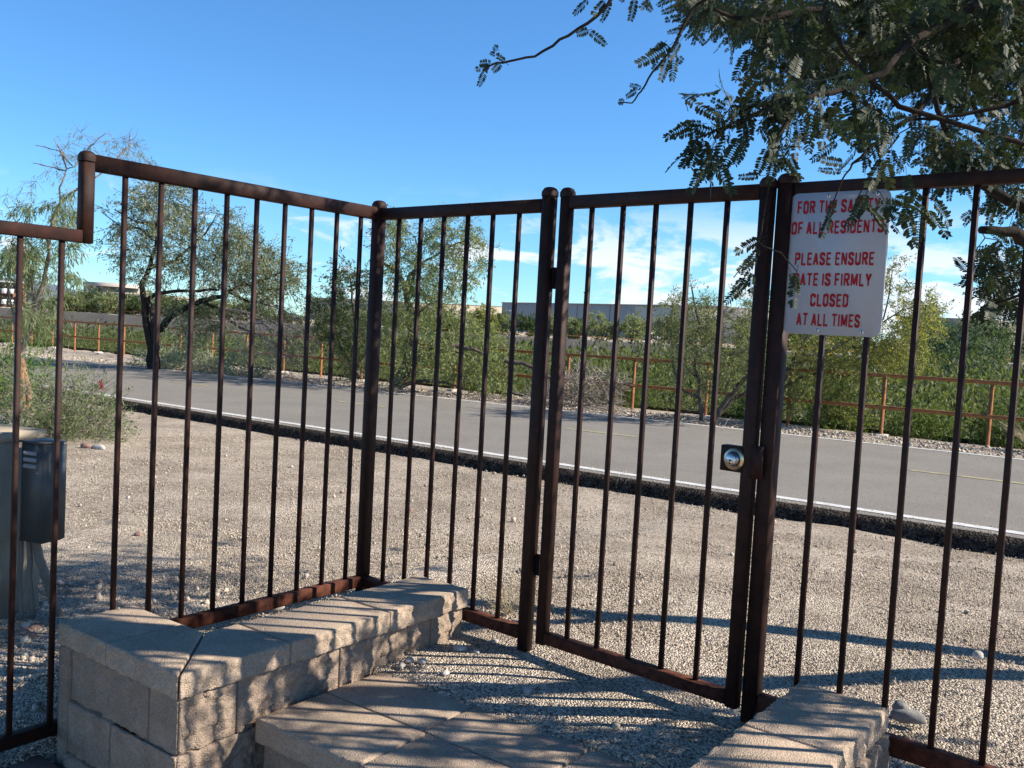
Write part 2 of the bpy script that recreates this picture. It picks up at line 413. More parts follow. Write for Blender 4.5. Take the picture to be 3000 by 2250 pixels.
# corner panel between corner post and hinge post
t = thing('fence_panel', 'short rust brown iron fence panel between corner post and gate hinge post', 'fence', fl(1, 3, 0))
Cp = np.array([-.543, 3.603]); Hp = np.array([.090, 3.072])
post(t, Cp, 1, .042, .02, TZ+RH+.002)
post(t, Hp, 1, .040, .0, TZ+RH+.008)
rail(t, 1, -.80, 5.86, TZ, TZ+RH-.004, 'top_rail')
rail(t, 1, -.80, 5.86, BZ-.042, BZ, 'bottom_rail', mt=M_rustb)
for k in range(6): picket(t, 1, k, BZ-.02, TZ+.01)
# gate
g = thing('gate', 'hinged rust brown iron gate with a deadbolt lock between two posts', 'gate', fl(2, 2.5, .06))
Gh, Gl = fl(2, -.85, 0)[:2], fl(2, 5.03, 0)[:2]
post(g, Gh, 2, .036, .045, TZ+RH+.004, 'stile')
post(g, Gl, 2, .036, .045, TZ+RH-.004, 'stile')
rail(g, 2, -.69, 4.87, TZ+.008, TZ+RH+.002, 'top_rail')
rail(g, 2, -.69, 4.87, BZ-.036, BZ+.002, 'bottom_rail', mt=M_rustb)
for k in range(5): picket(g, 2, k, BZ-.02, TZ+.02)
gd = ldir(2); gn = np.array([-math.sin(-LN[2][2]), -math.cos(LN[2][2]), 0]); gn = np.array([-.644, -.765, 0])
for zz in (.30, 1.25):
    m = MB(); c = (np.append(Gh, zz)+np.append(Hp, zz))/2+np.array([.0, .012, 0])
    m.tube([c-(0, 0, .035), c+(0, 0, .035)], .009, 10); m.build('hinge', M_rust, g)
m = MB(); lc = fl(2, 4.64, .748)
m.bar(lc-gd*.034, lc+gd*.036, .036, .072, bev=.002); lp = m.build('lock_plate', M_rust, g)
fc = fl(2, 4.70, .748)+gn*.018
def disc(m, c, n, r0, r1, h0, h1, k=28):
    n = np.asarray(n, float); a = np.cross(n, (0, 0, 1)); a /= np.linalg.norm(a); b = np.cross(n, a)
    th = np.arange(k)*2*math.pi/k; cs = np.cos(th)[:, None]*a+np.sin(th)[:, None]*b
    m.add(np.concatenate([c+n*h0+cs*r0, c+n*h1+cs*r1]), [(i, (i+1) % k, k+(i+1) % k, k+i) for i in range(k)], ngons=[list(range(k, 2*k))])
m = MB(); disc(m, fc, gn, .031, .0285, 0, .004); m.build('rose', M_brass, lp, smooth=False)
m = MB(); disc(m, fc, gn, .0225, .0175, .004, .022); m.build('lock_cylinder', M_chrome, lp)
m = MB(); disc(m, fc, gn, .0165, .016, .022, .0235); m.build('cylinder_face', M_alu, lp)
m = MB(); q = fc+gn*.0242+np.array([0, 0, -.006]); disc(m, q, gn, .0075, .007, -.001, .001); m.build('key_plug', M_brass, lp)
m = MB(); m.box(q+gn*.0014, (gd, gn, (0, 0, 1)), (.001, .0004, .005)); m.build('keyhole', M_dark, lp)
m = MB(); c = fl(2, 5.30, .748, 0)+gn*.021; m.bar(c-(0, 0, .046), c+(0, 0, .046), .034, .004, up=gn); m.build('latch_guard', M_rust, g)
# right panel
t = thing('fence_panel', 'rust brown iron fence panel right of the gate, shaded by the mesquite', 'fence', fl(3, 3, 0))
Lp = np.array([.724, 2.580])
post(t, Lp, 3, .044, .0, TZ+RH+.006)
rail(t, 3, -.86, 9, TZ+.018, TZ+RH+.004, 'top_rail')
rail(t, 3, -.86, 9, BZ-.036, BZ+.012, 'bottom_rail', mt=M_rustb)
for k in range(9): picket(t, 3, k, BZ-.02, TZ+.03)

# ---------------------------------------------------------------- sign
sg = thing('sign', 'white safety notice with red capitals bolted to the fence beside the latch post', 'sign', fl(3, .2, 1.1, 0))
SN = np.array([-.6541, -.7564, 0]); SX = ldir(3); SZ = np.array([0, 0, 1.])
SW, SH = .266, .378
s0 = np.array([.7372, 2.5675, 1.4850])+SN*.0115
def sp(u, v, o=0.0): return s0+SX*u*SW-SZ*v*SH+SN*o
outl = []; r = .024
for cx, cy, a0 in ((r/SW, r/SH, 180), (1-r/SW, r/SH, 270), (1-r/SW, 1-r/SH, 0), (r/SW, 1-r/SH, 90)):
    for k in range(7):
        th = R(a0+k*15); outl.append((cx+math.cos(th)*r/SW, cy+math.sin(th)*r/SH))
n = len(outl); m = MB()
m.add([sp(u, v, .0025) for u, v in outl]+[sp(u, v, -.0015) for u, v in outl], [(i, (i+1) % n, n+(i+1) % n, n+i) for i in range(n)],
      ngons=[list(range(n))[::-1], list(range(n, 2*n))])
m.build('panel', M_sign, sg)
# condensed capitals drawn as strokes in a 1 x 1 cell
def arc(cx, cy, rx, ry, a0, a1, n=9): return [(cx+rx*math.cos(R(a0+(a1-a0)*k/n)), cy+ry*math.sin(R(a0+(a1-a0)*k/n))) for k in range(n+1)]
GL = {
 'A': [[(0, 0), (.5, 1), (1, 0)], [(.2, .28), (.8, .28)]], 'E': [[(1, 1), (0, 1), (0, 0), (1, 0)], [(0, .52), (.85, .52)]],
 'F': [[(1, 1), (0, 1), (0, 0)], [(0, .5), (.85, .5)]], 'H': [[(0, 0), (0, 1)], [(1, 0), (1, 1)], [(0, .52), (1, .52)]],
 'I': [[(0, 0), (0, 1)]], 'L': [[(0, 1), (0, 0), (1, 0)]], 'T': [[(0, 1), (1, 1)], [(.5, 1), (.5, 0)]],
 'M': [[(0, 0), (0, 1), (.5, .12), (1, 1), (1, 0)]], 'N': [[(0, 0), (0, 1), (1, 0), (1, 1)]],
 'Y': [[(0, 1), (.5, .45), (1, 1)], [(.5, .45), (.5, 0)]],
 'P': [[(0, 0), (0, 1), (.55, 1)]+arc(.55, .75, .45, .25, 90, -90)+[(0, .5)]],
 'R': [[(0, 0), (0, 1), (.55, 1)]+arc(.55, .75, .45, .25, 90, -90)+[(0, .5)], [(.5, .5), (1, 0)]],
 'D': [[(0, 0), (0, 1), (.45, 1)]+arc(.45, .75, .55, .25, 90, 0)+arc(.45, .25, .55, .25, 0, -90)+[(0, 0)]],
 'O': [arc(.5, .74, .5, .26, 180, 0)+arc(.5, .26, .5, .26, 0, -180)+[(0, .74)]],
 'C': [arc(.5, .74, .5, .26, -8, 180)+arc(.5, .26, .5, .26, 180, 368)],
 'G': [arc(.5, .74, .5, .26, -5, 180)+arc(.5, .26, .5, .26, 180, 360)+[(1, .46), (.55, .46)]],
 'U': [[(0, 1)]+arc(.5, .26, .5, .26, 180, 360)+[(1, 1)]],
 'S': [arc(.5, .76, .5, .24, 5, 180, 8)+[(.06, .64), (.5, .5), (.94, .37)]+arc(.5, .24, .5, .24, 0, -185, 8)],
}
def text_line(txt, cx, cy, wd, ch=.0345):
    gw = {'I': .0, 'M': .56, 'N': .44, 'L': .36, 'E': .36, 'F': .36, ' ': .16}
    sw, gap = .166, .15
    adv = [gw.get(c, .42)+(sw+gap if c != ' ' else gap) for c in txt]
    tot = sum(adv)-gap; kx = wd*SW/(tot*ch); x = 0; m = MB()
    for c, ad_ in zip(txt, adv):
        for st in GL.get(c, []):
            w = gw.get(c, .42)
            P = np.array([((x+sw/2+p[0]*w)*kx*ch, (sw/2+p[1]*(1-sw))*ch) for p in st])
            for q0, q1 in zip(P[:-1], P[1:]):
                d = q1-q0; L_ = np.hypot(*d)
                if L_ < 1e-7: continue
                d /= L_; nn_ = np.array([-d[1], d[0]]); h_ = sw*ch*.5*(kx*abs(d[1])+abs(d[0]))
                e = d*min(h_, .9*h_)*.55
                V = [q0-e-nn_*h_, q1+e-nn_*h_, q1+e+nn_*h_, q0-e+nn_*h_]
                m.add([sp(cx, cy, .0032+random.uniform(0, .0003))+SX*(p[0]-wd*SW/2)+SZ*(p[1]-ch/2) for p in V], [(0, 1, 2, 3)])
        x += ad_
    m.build('lettering', M_red, sg)
for s_, cx, cy, wd in (("FOR THE SAFETY", .49, .105, .83), ("OF ALL RESIDENTS", .49, .25, .925), ("PLEASE ENSURE", .487, .469, .80),
                       ("GATE IS FIRMLY", .482, .613, .785), ("CLOSED", .472, .757, .385), ("AT ALL TIMES", .472, .895, .645)):
    text_line(s_, cx, cy, wd)
for u, v in ((.39, .03), (.872, .034), (.372, .968), (.82, .968)):
    m = MB(); c = sp(u, v, .0025); disc(m, c, SN, .0056, .0045, 0, .0022, 14); b = m.build('bolt', M_alu, sg)
    m = MB(); disc(m, c, SN, .0021, .002, .0022, .003, 6); m.build('bolt_socket', M_dark, b)

# ---------------------------------------------------------------- block walls and stair
def block(par, nm, poly, z0, z1, rough, mt, amp=.007, bev=.007, seed=0., wob=0.):
    """prism on a polygon given in the stair frame; rough = which edges are split-faced"""
    P = [O+U*a+W*b for a, b in poly]; n = len(P)
    c = sum(P)/n; pts = []; rf = []
    for i in range(n):
        p, q = P[i], P[(i+1) % n]; L = np.linalg.norm(q-p); k = max(2, int(L/(.007 if rough[i] > .3 else .02))); d = (q-p)/L
        nn = np.array([d[1], -d[0]])
        if nn@(c-p) > 0: nn = -nn
        for j in range(k):
            e = min(j, k-j)/k*L
            pts.append((p+d*L*j/k, nn)); rf.append((1. if rough[i] else .10)*(min(1, e/.02) if rough[i] or True else 1))
    zs = [z0, z0+.004]+list(np.linspace(z0+.014, z1-bev-.004, max(2, int((z1-z0)/.008))))+[z1-bev*.35, z1]
    v = []; K = len(pts)
    for zi, z in enumerate(zs):
        ins = bev*.5 if zi == 0 else (0 if zi < len(zs)-2 else (bev*.35 if zi == len(zs)-2 else bev))
        for (p, nn), r in zip(pts, rf):
            V = Vector((p[0]*24, p[1]*24, z*24+seed))
            h = (noise.noise(V)*.9+.75*noise.noise(V*2.3)+.55*noise.noise(V*5.1)+.4*noise.noise(V*11.))*amp*r
            cc = c-p; cc = cc/np.linalg.norm(cc)
            q = p+nn*h+cc*ins*(1+.6*r*noise.noise(V*2))
            v.append((q[0], q[1], z+(wob*noise.noise(V*.2) if zi > len(zs)-3 else 0)))
    m = MB(); Z_ = len(zs)
    m.add(v, [(a*K+b, a*K+(b+1) % K, (a+1)*K+(b+1) % K, (a+1)*K+b) for a in range(Z_-1) for b in range(K)],
          ngons=[list(range((Z_-1)*K, Z_*K)), list(range(K))[::-1]])
    # orientation
    return m.build(nm, mt, par)
G = .0016
wl_ = thing('block_wall', 'left low wall of split faced tan concrete blocks turning a corner by the stair', 'wall', fab(.3, .15, -.2))
ZC = .165; ZC0 = .1
WD = .237
def cap(par, poly, rough, sd_): block(par, 'cap_block', poly, ZC0, ZC+.0012*math.sin(sd_*5), rough, M_cap, seed=sd_, amp=.008)
# long leg caps (front edge = split face first)
cap(wl_, [(.004, .001), (.358-G, 0), (.358-G, WD), (.242, WD)], (1, 0, 0, 0), 1)
cap(wl_, [(.358+G, 0), (.757-G, 0), (.757-G, WD), (.358+G, WD)], (1, 0, 0, 0), 2)
cap(wl_, [(.757+G, 0), (1.146, 0), (1.146, WD), (.757+G, WD)], (1, .4, 0, 0), 3)
cap(wl_, [(0, .005), (.238, WD), (.238, .337-G), (0, .337-G)], (0, 0, 0, 1), 4)
cap(wl_, [(0, .337+G), (.238, .337+G), (.238, .592), (0, .592)], (0, 0, .3, 1), 5)
def course(par, z0, z1, cuts, inset, sd_, along='a', lo=0, wd=.2, base=.02):
    for k in range(len(cuts)-1):
        c0, c1 = cuts[k]+.003, cuts[k+1]-.003
        if along == 'a': block(par, 'wall_block', [(c0, inset), (c1, inset), (c1, inset+wd), (c0, inset+wd)], z0, z1-.001, (1, 0, 0, 0), M_block, amp=.011, seed=sd_+k*3.7)
        else: block(par, 'wall_block', [(inset, c0), (inset+wd, c0), (inset+wd, c1), (inset, c1)], z0, z1-.001, (0, 0, 0, 1), M_block, amp=.007, seed=sd_+k*3.7)
course(wl_, -.05, ZC0, [.012, .19, .558, .97, 1.135], .012, 11)
course(wl_, -.20, -.051, [.005, .30, .66], .006, 17)
course(wl_, -.36, -.201, [0, .22, .6], .0, 23)
course(wl_, -.05, ZC0, [.141, .53], .010, 31, 'b', wd=.2)
course(wl_, -.20, -.051, [.307, .53], .002, 37, 'b', wd=.2)
course(wl_, -.36, -.201, [.18, .53], -.008, 41, 'b', wd=.2)
# corner pieces of the short leg seen from the left
for k, (z0, z1, c1, iz) in enumerate(((-.05, ZC0, .141, .010), (-.20, -.051, .307, .002), (-.36, -.201, .18, -.008))):
    block(wl_, 'wall_block', [(iz, iz+.006), (iz+.009, iz+.006), (iz+.009, c1-.003), (iz, c1-.003)], z0+.001, z1-.002, (0, 0, 0, 1), M_block, amp=.004, seed=50+k)
block(wl_, 'wall_block', [(.004, .534), (.2, .534), (.2, .588), (.004, .588)], -.36, ZC0-.001, (0, 0, 0, 1), M_block, amp=.005, seed=61)

wr = thing('block_wall', 'right low wall of tan concrete blocks under the notice, striped by picket shadows', 'wall', fab(.6, -1.3, -.1))
for k, (a0, a1) in enumerate(((0, .35), (.35, .742), (.742, 1.122))):
    cap(wr, [(a0+G, -1.418), (a1-G, -1.418), (a1-G, -1.182), (a0+G, -1.182)], (.6, 0, 1, 0), 71+k)
for z0, z1, cuts in ((-.05, ZC0, [.02, .2, .56, .93, 1.11]), (-.2, -.051, [.02, .36, .75, 1.11])):
    for k in range(len(cuts)-1):
        block(wr, 'wall_block', [(cuts[k]+.003, -1.432), (cuts[k+1]-.003, -1.432), (cuts[k+1]-.003, -1.196), (cuts[k]+.003, -1.196)], z0, z1-.001, (.8, 0, 1, 0), M_block, amp=.006, seed=80+k+z0*50)
stp = thing('step', 'wide tan concrete paver step between the two low block walls', 'step', fab(.5, -.6, -.2))
for a0, a1, bs in ((.232, .484, (-.012, -.41, -.80, -1.178)), (.484, .755, (-.010, -.392, -.785, -1.178))):
    for k in range(3):
        block(stp, 'paver', [(a0+.002, bs[k+1]+.002), (a1-.002, bs[k+1]+.002), (a1-.002, bs[k]-.002), (a0+.002, bs[k]-.002)], -.078, -.010+.001*math.sin(k*7+a0*40), (0, 0, 0, 1 if a0 < .3 else 0), M_cap, amp=.006, bev=.006, seed=100+k+a0*30)
for k, (b0, b1) in enumerate(((-.03, -.33), (-.33, -.74), (-.74, -1.17))):
    block(stp, 'riser_block', [(.25, b1+.003), (.6, b1+.003), (.6, b0-.003), (.25, b0-.003)], -.27, -.079, (0, 0, 0, 1), M_block, amp=.008, seed=120+k)
m = MB(); m.add([(-9, -14, -.34), (9, -14, -.34), (9, .3, -.34), (2.2, .9, -.34), (-.9, 1.35, -.34), (-9, 1.2, -.34)], None, None, [[0, 1, 2, 3, 4, 5]])  # unseen paving, added to darken light bounced onto the blocks
tag(m.build('added_patio', M_brickp), 'added brown paved ground, out of view on the near side of the fence, below the stair', 'paving', kind='structure')
# brick paving at the foot of the wall, seen in the lower left corner
bp = thing('paving', 'brown brick paving at the foot of the left block wall, partly in frame', 'paving', fab(-.2, .7, -.26))
for i_ in range(7):
    for j_ in range(5):
        a, b = -.12-i_*.105, .45+j_*.21+(i_ % 2)*.105
        block(bp, 'brick', [(a, b), (a+.1, b), (a+.1, b+.203), (a, b+.203)], -.30, -.232+random.uniform(-.004, .004), (0, 0, 0, 0), M_brickp, seed=i_*9+j_)

# ---------------------------------------------------------------- utility box, pillar, reclaimed water cap
pz = -.22
t = thing('utility_box', 'grey steel utility box on conduits bolted to the pillar edge behind the left fence', 'utility box', (-1.83, 3.63, pz))
bd = np.array([.93, -.36, 0]); bn = np.array([-.36, -.93, 0]); zz = np.array([0, 0, 1.])
bc = np.array([-1.835, 3.66, .335])
m = MB(); m.bar(bc-zz*.195, bc+zz*.195, .118, .10, up=bn, bev=.003); m.build('box_body', M_greybox, t)
m = MB(); m.box(bc+zz*.199, (bd, bn, zz), (.064, .056, .004)); m.build('lid', M_greybox, t)
m = MB(); m.box(bc+bd*.0615, (bd, bn, zz), (.003, .056, .19)); m.build('side_flange', M_greybox, t)
m = MB()
for k in range(3):
    c = bc+bn*.0505+zz*(.155-.026*k)-bd*.008
    a = np.arange(9)/8*math.pi
    v = []
    for e in (-.036, .036):
        for q in a: v.append(c+bd*e*(1-.1)+bn*.007*math.sin(q)+zz*.0085*math.cos(q))
    m.add(v, [(i_, i_+1, i_+10, i_+9) for i_ in range(8)], ngons=[list(range(9)), list(range(9, 18))])
m.build('louvre', mat('louvre_grey', (.30, .31, .31), .4, spec=.5), t)
m = MB(); disc(m, bc+bn*.05+bd*.03+zz*.08, bn, .003, .0025, 0, .004, 10); m.build('screw', M_alu, t)
for (u0, v0, y0, u1, v1, y1, r_) in ((62, 1575, 3.66, 62, 1812, 3.63, .0095), (85, 1580, 3.66, 98, 1800, 3.66, .0105), (103, 1580, 3.65, 172, 1780, 3.70, .017)):
    p, q = at(u0, v0, y0), at(u1, v1, y1)
    mid = p*.5+q*.5+np.array([-.008, 0, 0]); q = q+np.array([0, 0, -.04])
    m = MB(); m.tube([p, p*.75+q*.25+np.array([-.006, 0, 0])*(r_ > .015), mid, p*.25+q*.75, q], r_, 12); m.build('conduit', M_conduit, t, smooth=True)
pl = thing('pillar', 'tan stucco pillar at the left edge of the photo, beside the grey utility box', 'pillar', (-2.15, 3.75, -.25))
m = MB(); pc = np.array([-2.152, 3.73, .14])
m.bar(pc-zz*.42, pc+zz*.385, .40, .32, up=bn, bev=.01); m.build('shaft', M_stucco, pl)
m = MB(); m.bar(pc+zz*.386, pc+zz*.42, .42, .34, up=bn, bev=.006); m.build('pillar_cap', M_stucco, pl)
c = atz(15, 1262, -.27)
t = thing('valve_box', 'small lilac round valve box with a lid near the left shrub', 'valve box', c)
m = MB(); m.tube([c, c+zz*.13], .10, 18); m.build('body', M_lilac, t)
m = MB(); m.tube([c+zz*.131, c+zz*.155], .115, 18); m.build('lid', M_lilac, t)

# ---------------------------------------------------------------- orange pipe railing
rl = thing('pipe_railing', 'rusty orange pipe railing with two rails along the far side of the path', 'railing', fsd(2, drail(2), -.2))
ps = -.82-1.44*4
pp = []
sposts = []
while ps < 36:
    sposts.append(ps); ps += 1.44 if ps < 14 else 1.56
for s_ in sposts:
    b = fsd(s_, drail(s_)+.05*math.sin(s_*3)*0, zpath(s_)-.06)
    pp.append(b); m = MB(); m.tube([b-zz*.1, b+zz*.87], .028, 10); m.build('post', M_orange, rl, smooth=True)
pp = np.array(pp)
for zt, nm in ((.90, 'top_rail'), (.43, 'middle_rail')):
    m = MB(); m.tube(pp+zz*zt+np.array([-.02, -.03, 0])*(nm == 'middle_rail'), .029, 10); m.build(nm, M_orange, rl, smooth=True)
for s_ in sposts[3:24:2]:
    b = fsd(s_, drail(s_)-.02, zpath(s_)-.07)
    m = MB(); v = []
    for k in range(14):
        th = k*2*math.pi/14; rr = .14*(1+.25*math.sin(k*2.3+s_))
        v += [b+np.array([math.cos(th)*rr, math.sin(th)*rr, 0]), b+np.array([math.cos(th)*rr*.75, math.sin(th)*rr*.75, .045])]
    m.add(v, [(2*k, (2*k+2) % 28, (2*k+3) % 28, 2*k+1) for k in range(14)], ngons=[[2*k+1 for k in range(14)]])
    m.build('footing', M_stone_w, rl)

# ================================================================ plants
def unit(v): v = np.asarray(v, float); return v/(np.linalg.norm(v, axis=-1, keepdims=True)+1e-12)
def frames(d, rg, flat=0.):
    """orthonormal frames (n,3,3): columns = along d, sideways, normal"""
    d = unit(d); r = unit(rg.normal(size=d.shape)); 
    if flat: r = unit(r+np.array([0, 0, flat]))
    y = unit(np.cross(r, d)); z = np.cross(d, y)
    return np.stack([d, y, z], -1)
LEAF4 = (np.array([(0, 0, 0), (.45, .5, .04), (1, 0, 0), (.45, -.5, .04)]), [(0, 1, 2, 3)])
def leaves(mb, pos, d, ln, wd, rg, flat=0.):
    n = len(pos); M = frames(d, rg, flat)
    M = M*np.stack([np.broadcast_to(ln, (n,)), np.broadcast_to(wd, (n,)), np.broadcast_to(ln, (n,))], -1)[:, None, :]
    mb.inst(*LEAF4, pos, M)
def inpoly(P, n, rg):
    P = np.asarray(P, float); lo, hi = P.min(0), P.max(0); out = []
    while len(out) < n:
        p = lo+(hi-lo)*rg.random(2); c = False; j = len(P)-1
        for i in range(len(P)):
            if (P[i][1] > p[1]) != (P[j][1] > p[1]) and p[0] < (P[j][0]-P[i][0])*(p[1]-P[i][1])/(P[j][1]-P[i][1])+P[i][0]: c = not c
            j = i
        if c: out.append(p)
    return np.array(out)
def crown(poly, n, y0, dy, rg):                 # points filling a crown outline in depth
    q = inpoly(poly, n, rg); y = y0+dy*np.clip(rg.normal(size=n)*.5, -1, 1)
    return np.array([at(u, v, yy) for (u, v), yy in zip(q, y)])
def wiggle(P, k, amp, rg):
    P = np.asarray(P, float); out = [P[0]]
    for a, b in zip(P[:-1], P[1:]):
        L_ = np.linalg.norm(b-a)
        for t in range(1, k+1): out.append(a+(b-a)*t/k+(rg.normal(size=3)*amp*L_ if t < k else 0))
    return np.array(out)
def grow(mb, limbs, targets, rg, r_tip=.004, sag=.05, k=4, rmax=.02):
    """limbs: list of (points, r0, r1); joins every target to the nearest wood already there"""
    nodes, rad = [], []
    for P, r0, r1 in limbs:
        P = wiggle(P, 3, .025, rg); rr = np.linspace(r0, r1, len(P))
        mb.tube(P, rr, 8)
        D = np.concatenate([P[:-1]*(1-t)+P[1:]*t for t in (0, .33, .66)]+[P[-1:]])
        nodes.append(D); rad.append(np.concatenate([rr[:-1]]*3+[rr[-1:]]))
    nodes = np.concatenate(nodes); rad = np.concatenate(rad)
    d0 = np.array([np.min(np.linalg.norm(nodes-t, axis=1)) for t in targets])
    dirs = np.zeros_like(targets)
    for i in np.argsort(d0):
        t = targets[i]; dist = np.linalg.norm(nodes-t, axis=1)+rad*2
        j = np.argmin(dist); p = nodes[j]; L_ = np.linalg.norm(t-p)
        if L_ < 1e-4: dirs[i] = (0, 0, 1); continue
        r0 = min(rad[j]*.7, rmax, r_tip+L_*.012)
        m1 = p+(t-p)*.33+rg.normal(size=3)*.09*L_+np.array([0, 0, sag*L_]); m2 = p+(t-p)*.68+rg.normal(size=3)*.07*L_+np.array([0, 0, sag*L_])
        Q = np.array([p, m1, m2, t]); rr = np.linspace(r0, min(r0, r_tip), 4)
        mb.tube(Q, rr, k, cap=False)
        nodes = np.concatenate([nodes, Q[1:], (Q[:-1]+Q[1:])/2]); rad = np.concatenate([rad, rr[1:], (rr[:-1]+rr[1:])/2])
        dirs[i] = unit(t-m2)
    return dirs
def sprig(mbl, mbt, T, D, rg, n, spread, ln, wd, droop=.3, r=.002, flat=0., twigs=3):
    """each target carries a few twigs with leaves"""
    N_ = len(T)
    for q in range(twigs):
        d = unit(D+rg.normal(size=(N_, 3))*.9-np.array([0, 0, droop])); L_ = spread*(.5+rg.random(N_))
        e = T+d*L_[:, None]
        if mbt is not None:
            for a, b, dd in zip(T, e, d): mbt.tube([a, (a+b)/2+rg.normal(size=3)*.04*spread, b], [r, r*.8, r*.5], 3, cap=False)
        k = max(1, n//twigs); t = rg.random((N_, k))
        pos = (T[:, None]+(e-T)[:, None]*t[..., None]+rg.normal(size=(N_, k, 3))*spread*.10).reshape(-1, 3)
        ld = (d[:, None]+rg.normal(size=(N_, k, 3))*.8-np.array([0, 0, droop])).reshape(-1, 3)
        leaves(mbl, pos, ld, ln*(.7+.6*rg.random(len(pos))), wd*(.7+.6*rg.random(len(pos))), rg, flat)
def pix(L_, y, sc_=2.212, ox=0, oy=0):          # polyline read off a photo crop, each vertex with its own distance
    out = []
    for k, p in enumerate(L_): out.append(at(p[0]/sc_+ox, p[1]/sc_+oy, p[2] if len(p) > 2 else y))
    return np.array(out)
def poly(L_, sc_=2.212, ox=0, oy=0): return [(x/sc_+ox, y/sc_+oy) for x, y in L_]
def tree(name, label, limbs, crowns, barkm, leafm, seed, sprigkw, group=None, cat='tree', r_tip=.004, sag=.05, extra=None, rmax=.02):
    rg = np.random.default_rng(seed)
    t = thing(name, label, cat, limbs[0][0][0], group)
    mb, ml = MB(), MB()
    T = np.concatenate([crown(*c, rg) if not isinstance(c, np.ndarray) else c for c in crowns])
    D = grow(mb, limbs, T, rg, r_tip=r_tip, sag=sag, rmax=rmax)
    sprig(ml, mb, T, D, rg, **sprigkw)
    mb.build('trunk', barkm, t, smooth=True)
    ml.build('crown', leafm, t)
    if extra: extra(t, T, rg)
    return t

# ---- mesquite by the path, with a forked dark trunk
Y1 = 20.6
c1 = lambda L_, y=Y1: pix(L_, y, 2.212, 0, 360)
tree('mesquite_tree', 'grey green mesquite with a forked dark trunk across the path at left', [
    (c1([(985, 1600), (968, 1400), (945, 1280), (935, 1150), (918, 1050), (955, 975), (965, 935)]), .10, .045),
    (c1([(1010, 1595), (1008, 1450), (1005, 1350), (1050, 1330), (1110, 1250), (1230, 1190), (1310, 1150), (1430, 1128), (1485, 1090), (1550, 1060)]), .105, .035),
    (c1([(1000, 1350), (985, 1230), (955, 1140), (1020, 1105), (1120, 1092, 20.2), (1230, 1088, 20.), (1420, 1083, 19.8)]), .07, .022),
    (c1([(965, 935), (1030, 920), (1130, 900, 20.9), (1200, 835, 21.1), (1260, 760, 21.3)]), .055, .02),
    (c1([(955, 975), (1000, 830, 20.3), (1010, 650, 20.2), (1060, 500, 20.2)]), .05, .015),
    (c1([(1000, 660), (880, 640, 20.), (740, 560, 19.9)]), .03, .01), (c1([(990, 760), (900, 680), (800, 690), (660, 580)]), .03, .008),
    (c1([(1310, 1160), (1400, 1200), (1460, 1250), (1540, 1320), (1640, 1360), (1760, 1420), (1900, 1500)]), .04, .012),
    (c1([(1485, 1098), (1600, 1155), (1700, 1170, 20.2), (1850, 1200, 20.)]), .035, .012),
    (c1([(1550, 1060), (1700, 1020), (1850, 960, 20.3)]), .04, .01), (c1([(1200, 835), (1330, 720, 20.4), (1400, 600, 20.4)]), .03, .01)],
    [(poly([(870, 400), (1180, 390), (1200, 560), (1090, 640), (1000, 620), (900, 560), (830, 500)], 2.212, 0, 360), 44, Y1, 1.2),
     (poly([(830, 560), (960, 640), (1220, 520), (1480, 560), (1600, 700), (1660, 1000), (1560, 1080), (1250, 1060), (1020, 1040), (830, 1000), (760, 800)], 2.212, 0, 360), 175, Y1, 1.8),
     (poly([(1560, 740), (1800, 860), (1990, 930), (1960, 1020), (1860, 1110), (1700, 1150), (1560, 1100)], 2.212, 0, 360), 84, Y1, 1.5),
     (poly([(630, 560), (830, 480), (840, 700), (650, 740)], 2.212, 0, 360), 8, Y1, 1.),
     (poly([(1050, 1120), (1500, 1200), (1500, 1380), (1150, 1330)], 2.212, 0, 360), 34, Y1, 1.)],
    M_bark, M_lf1, 11, dict(n=76, spread=.42, ln=.085, wd=.022, droop=.35, r=.006, twigs=4), r_tip=.007, rmax=.025)
def bare_twigs(limb_mb, P, n, L0, rg, r=.004, down=.4, k=3):
    for q in range(n):
        i = rg.integers(1, len(P)); p = P[i-1]+(P[i]-P[i-1])*rg.random()
        d = unit(P[i]-P[i-1]+rg.normal(size=3)*.6-np.array([0, 0, down])); L_ = L0*(.4+rg.random())
        a = p+d*L_*.5+rg.normal(size=3)*.08*L_; b = p+d*L_+rg.normal(size=3)*.12*L_-np.array([0, 0, .1*L_])
        limb_mb.tube([p, a, b], [r, r*.8, r*.5], k, cap=False)
        for w in range(3):
            d2 = unit(d+rg.normal(size=3)*.7-np.array([0, 0, down])); s0_ = a+(b-a)*rg.random()
            limb_mb.tube([s0_, s0_+d2*L_*.45], [r*.6, r*.35], 3, cap=False)
# drooping bare branches, right side of that mesquite
rg = np.random.default_rng(5); mb = MB()
bt = thing('dead_branches', 'bare grey drooping branches hanging right of the forked mesquite', 'branches', at(850, 1080, 19.5))
for L_ in ([(1540, 1300), (1700, 1300), (1850, 1400), (1990, 1600)], [(1640, 1360), (1800, 1430), (1900, 1550)], [(1450, 1200), (1650, 1240), (1900, 1330), (2050, 1500)], [(1750, 1180), (1900, 1250), (2010, 1400)], [(1600, 1270), (1780, 1300), (1960, 1440)]):
    P = wiggle(c1(L_, 19.6), 3, .03, rg); mb.tube(P, np.linspace(.018, .008, len(P)), 5); bare_twigs(mb, P, 26, .8, rg, .006)
mb.build('twigs', M_dead, bt)

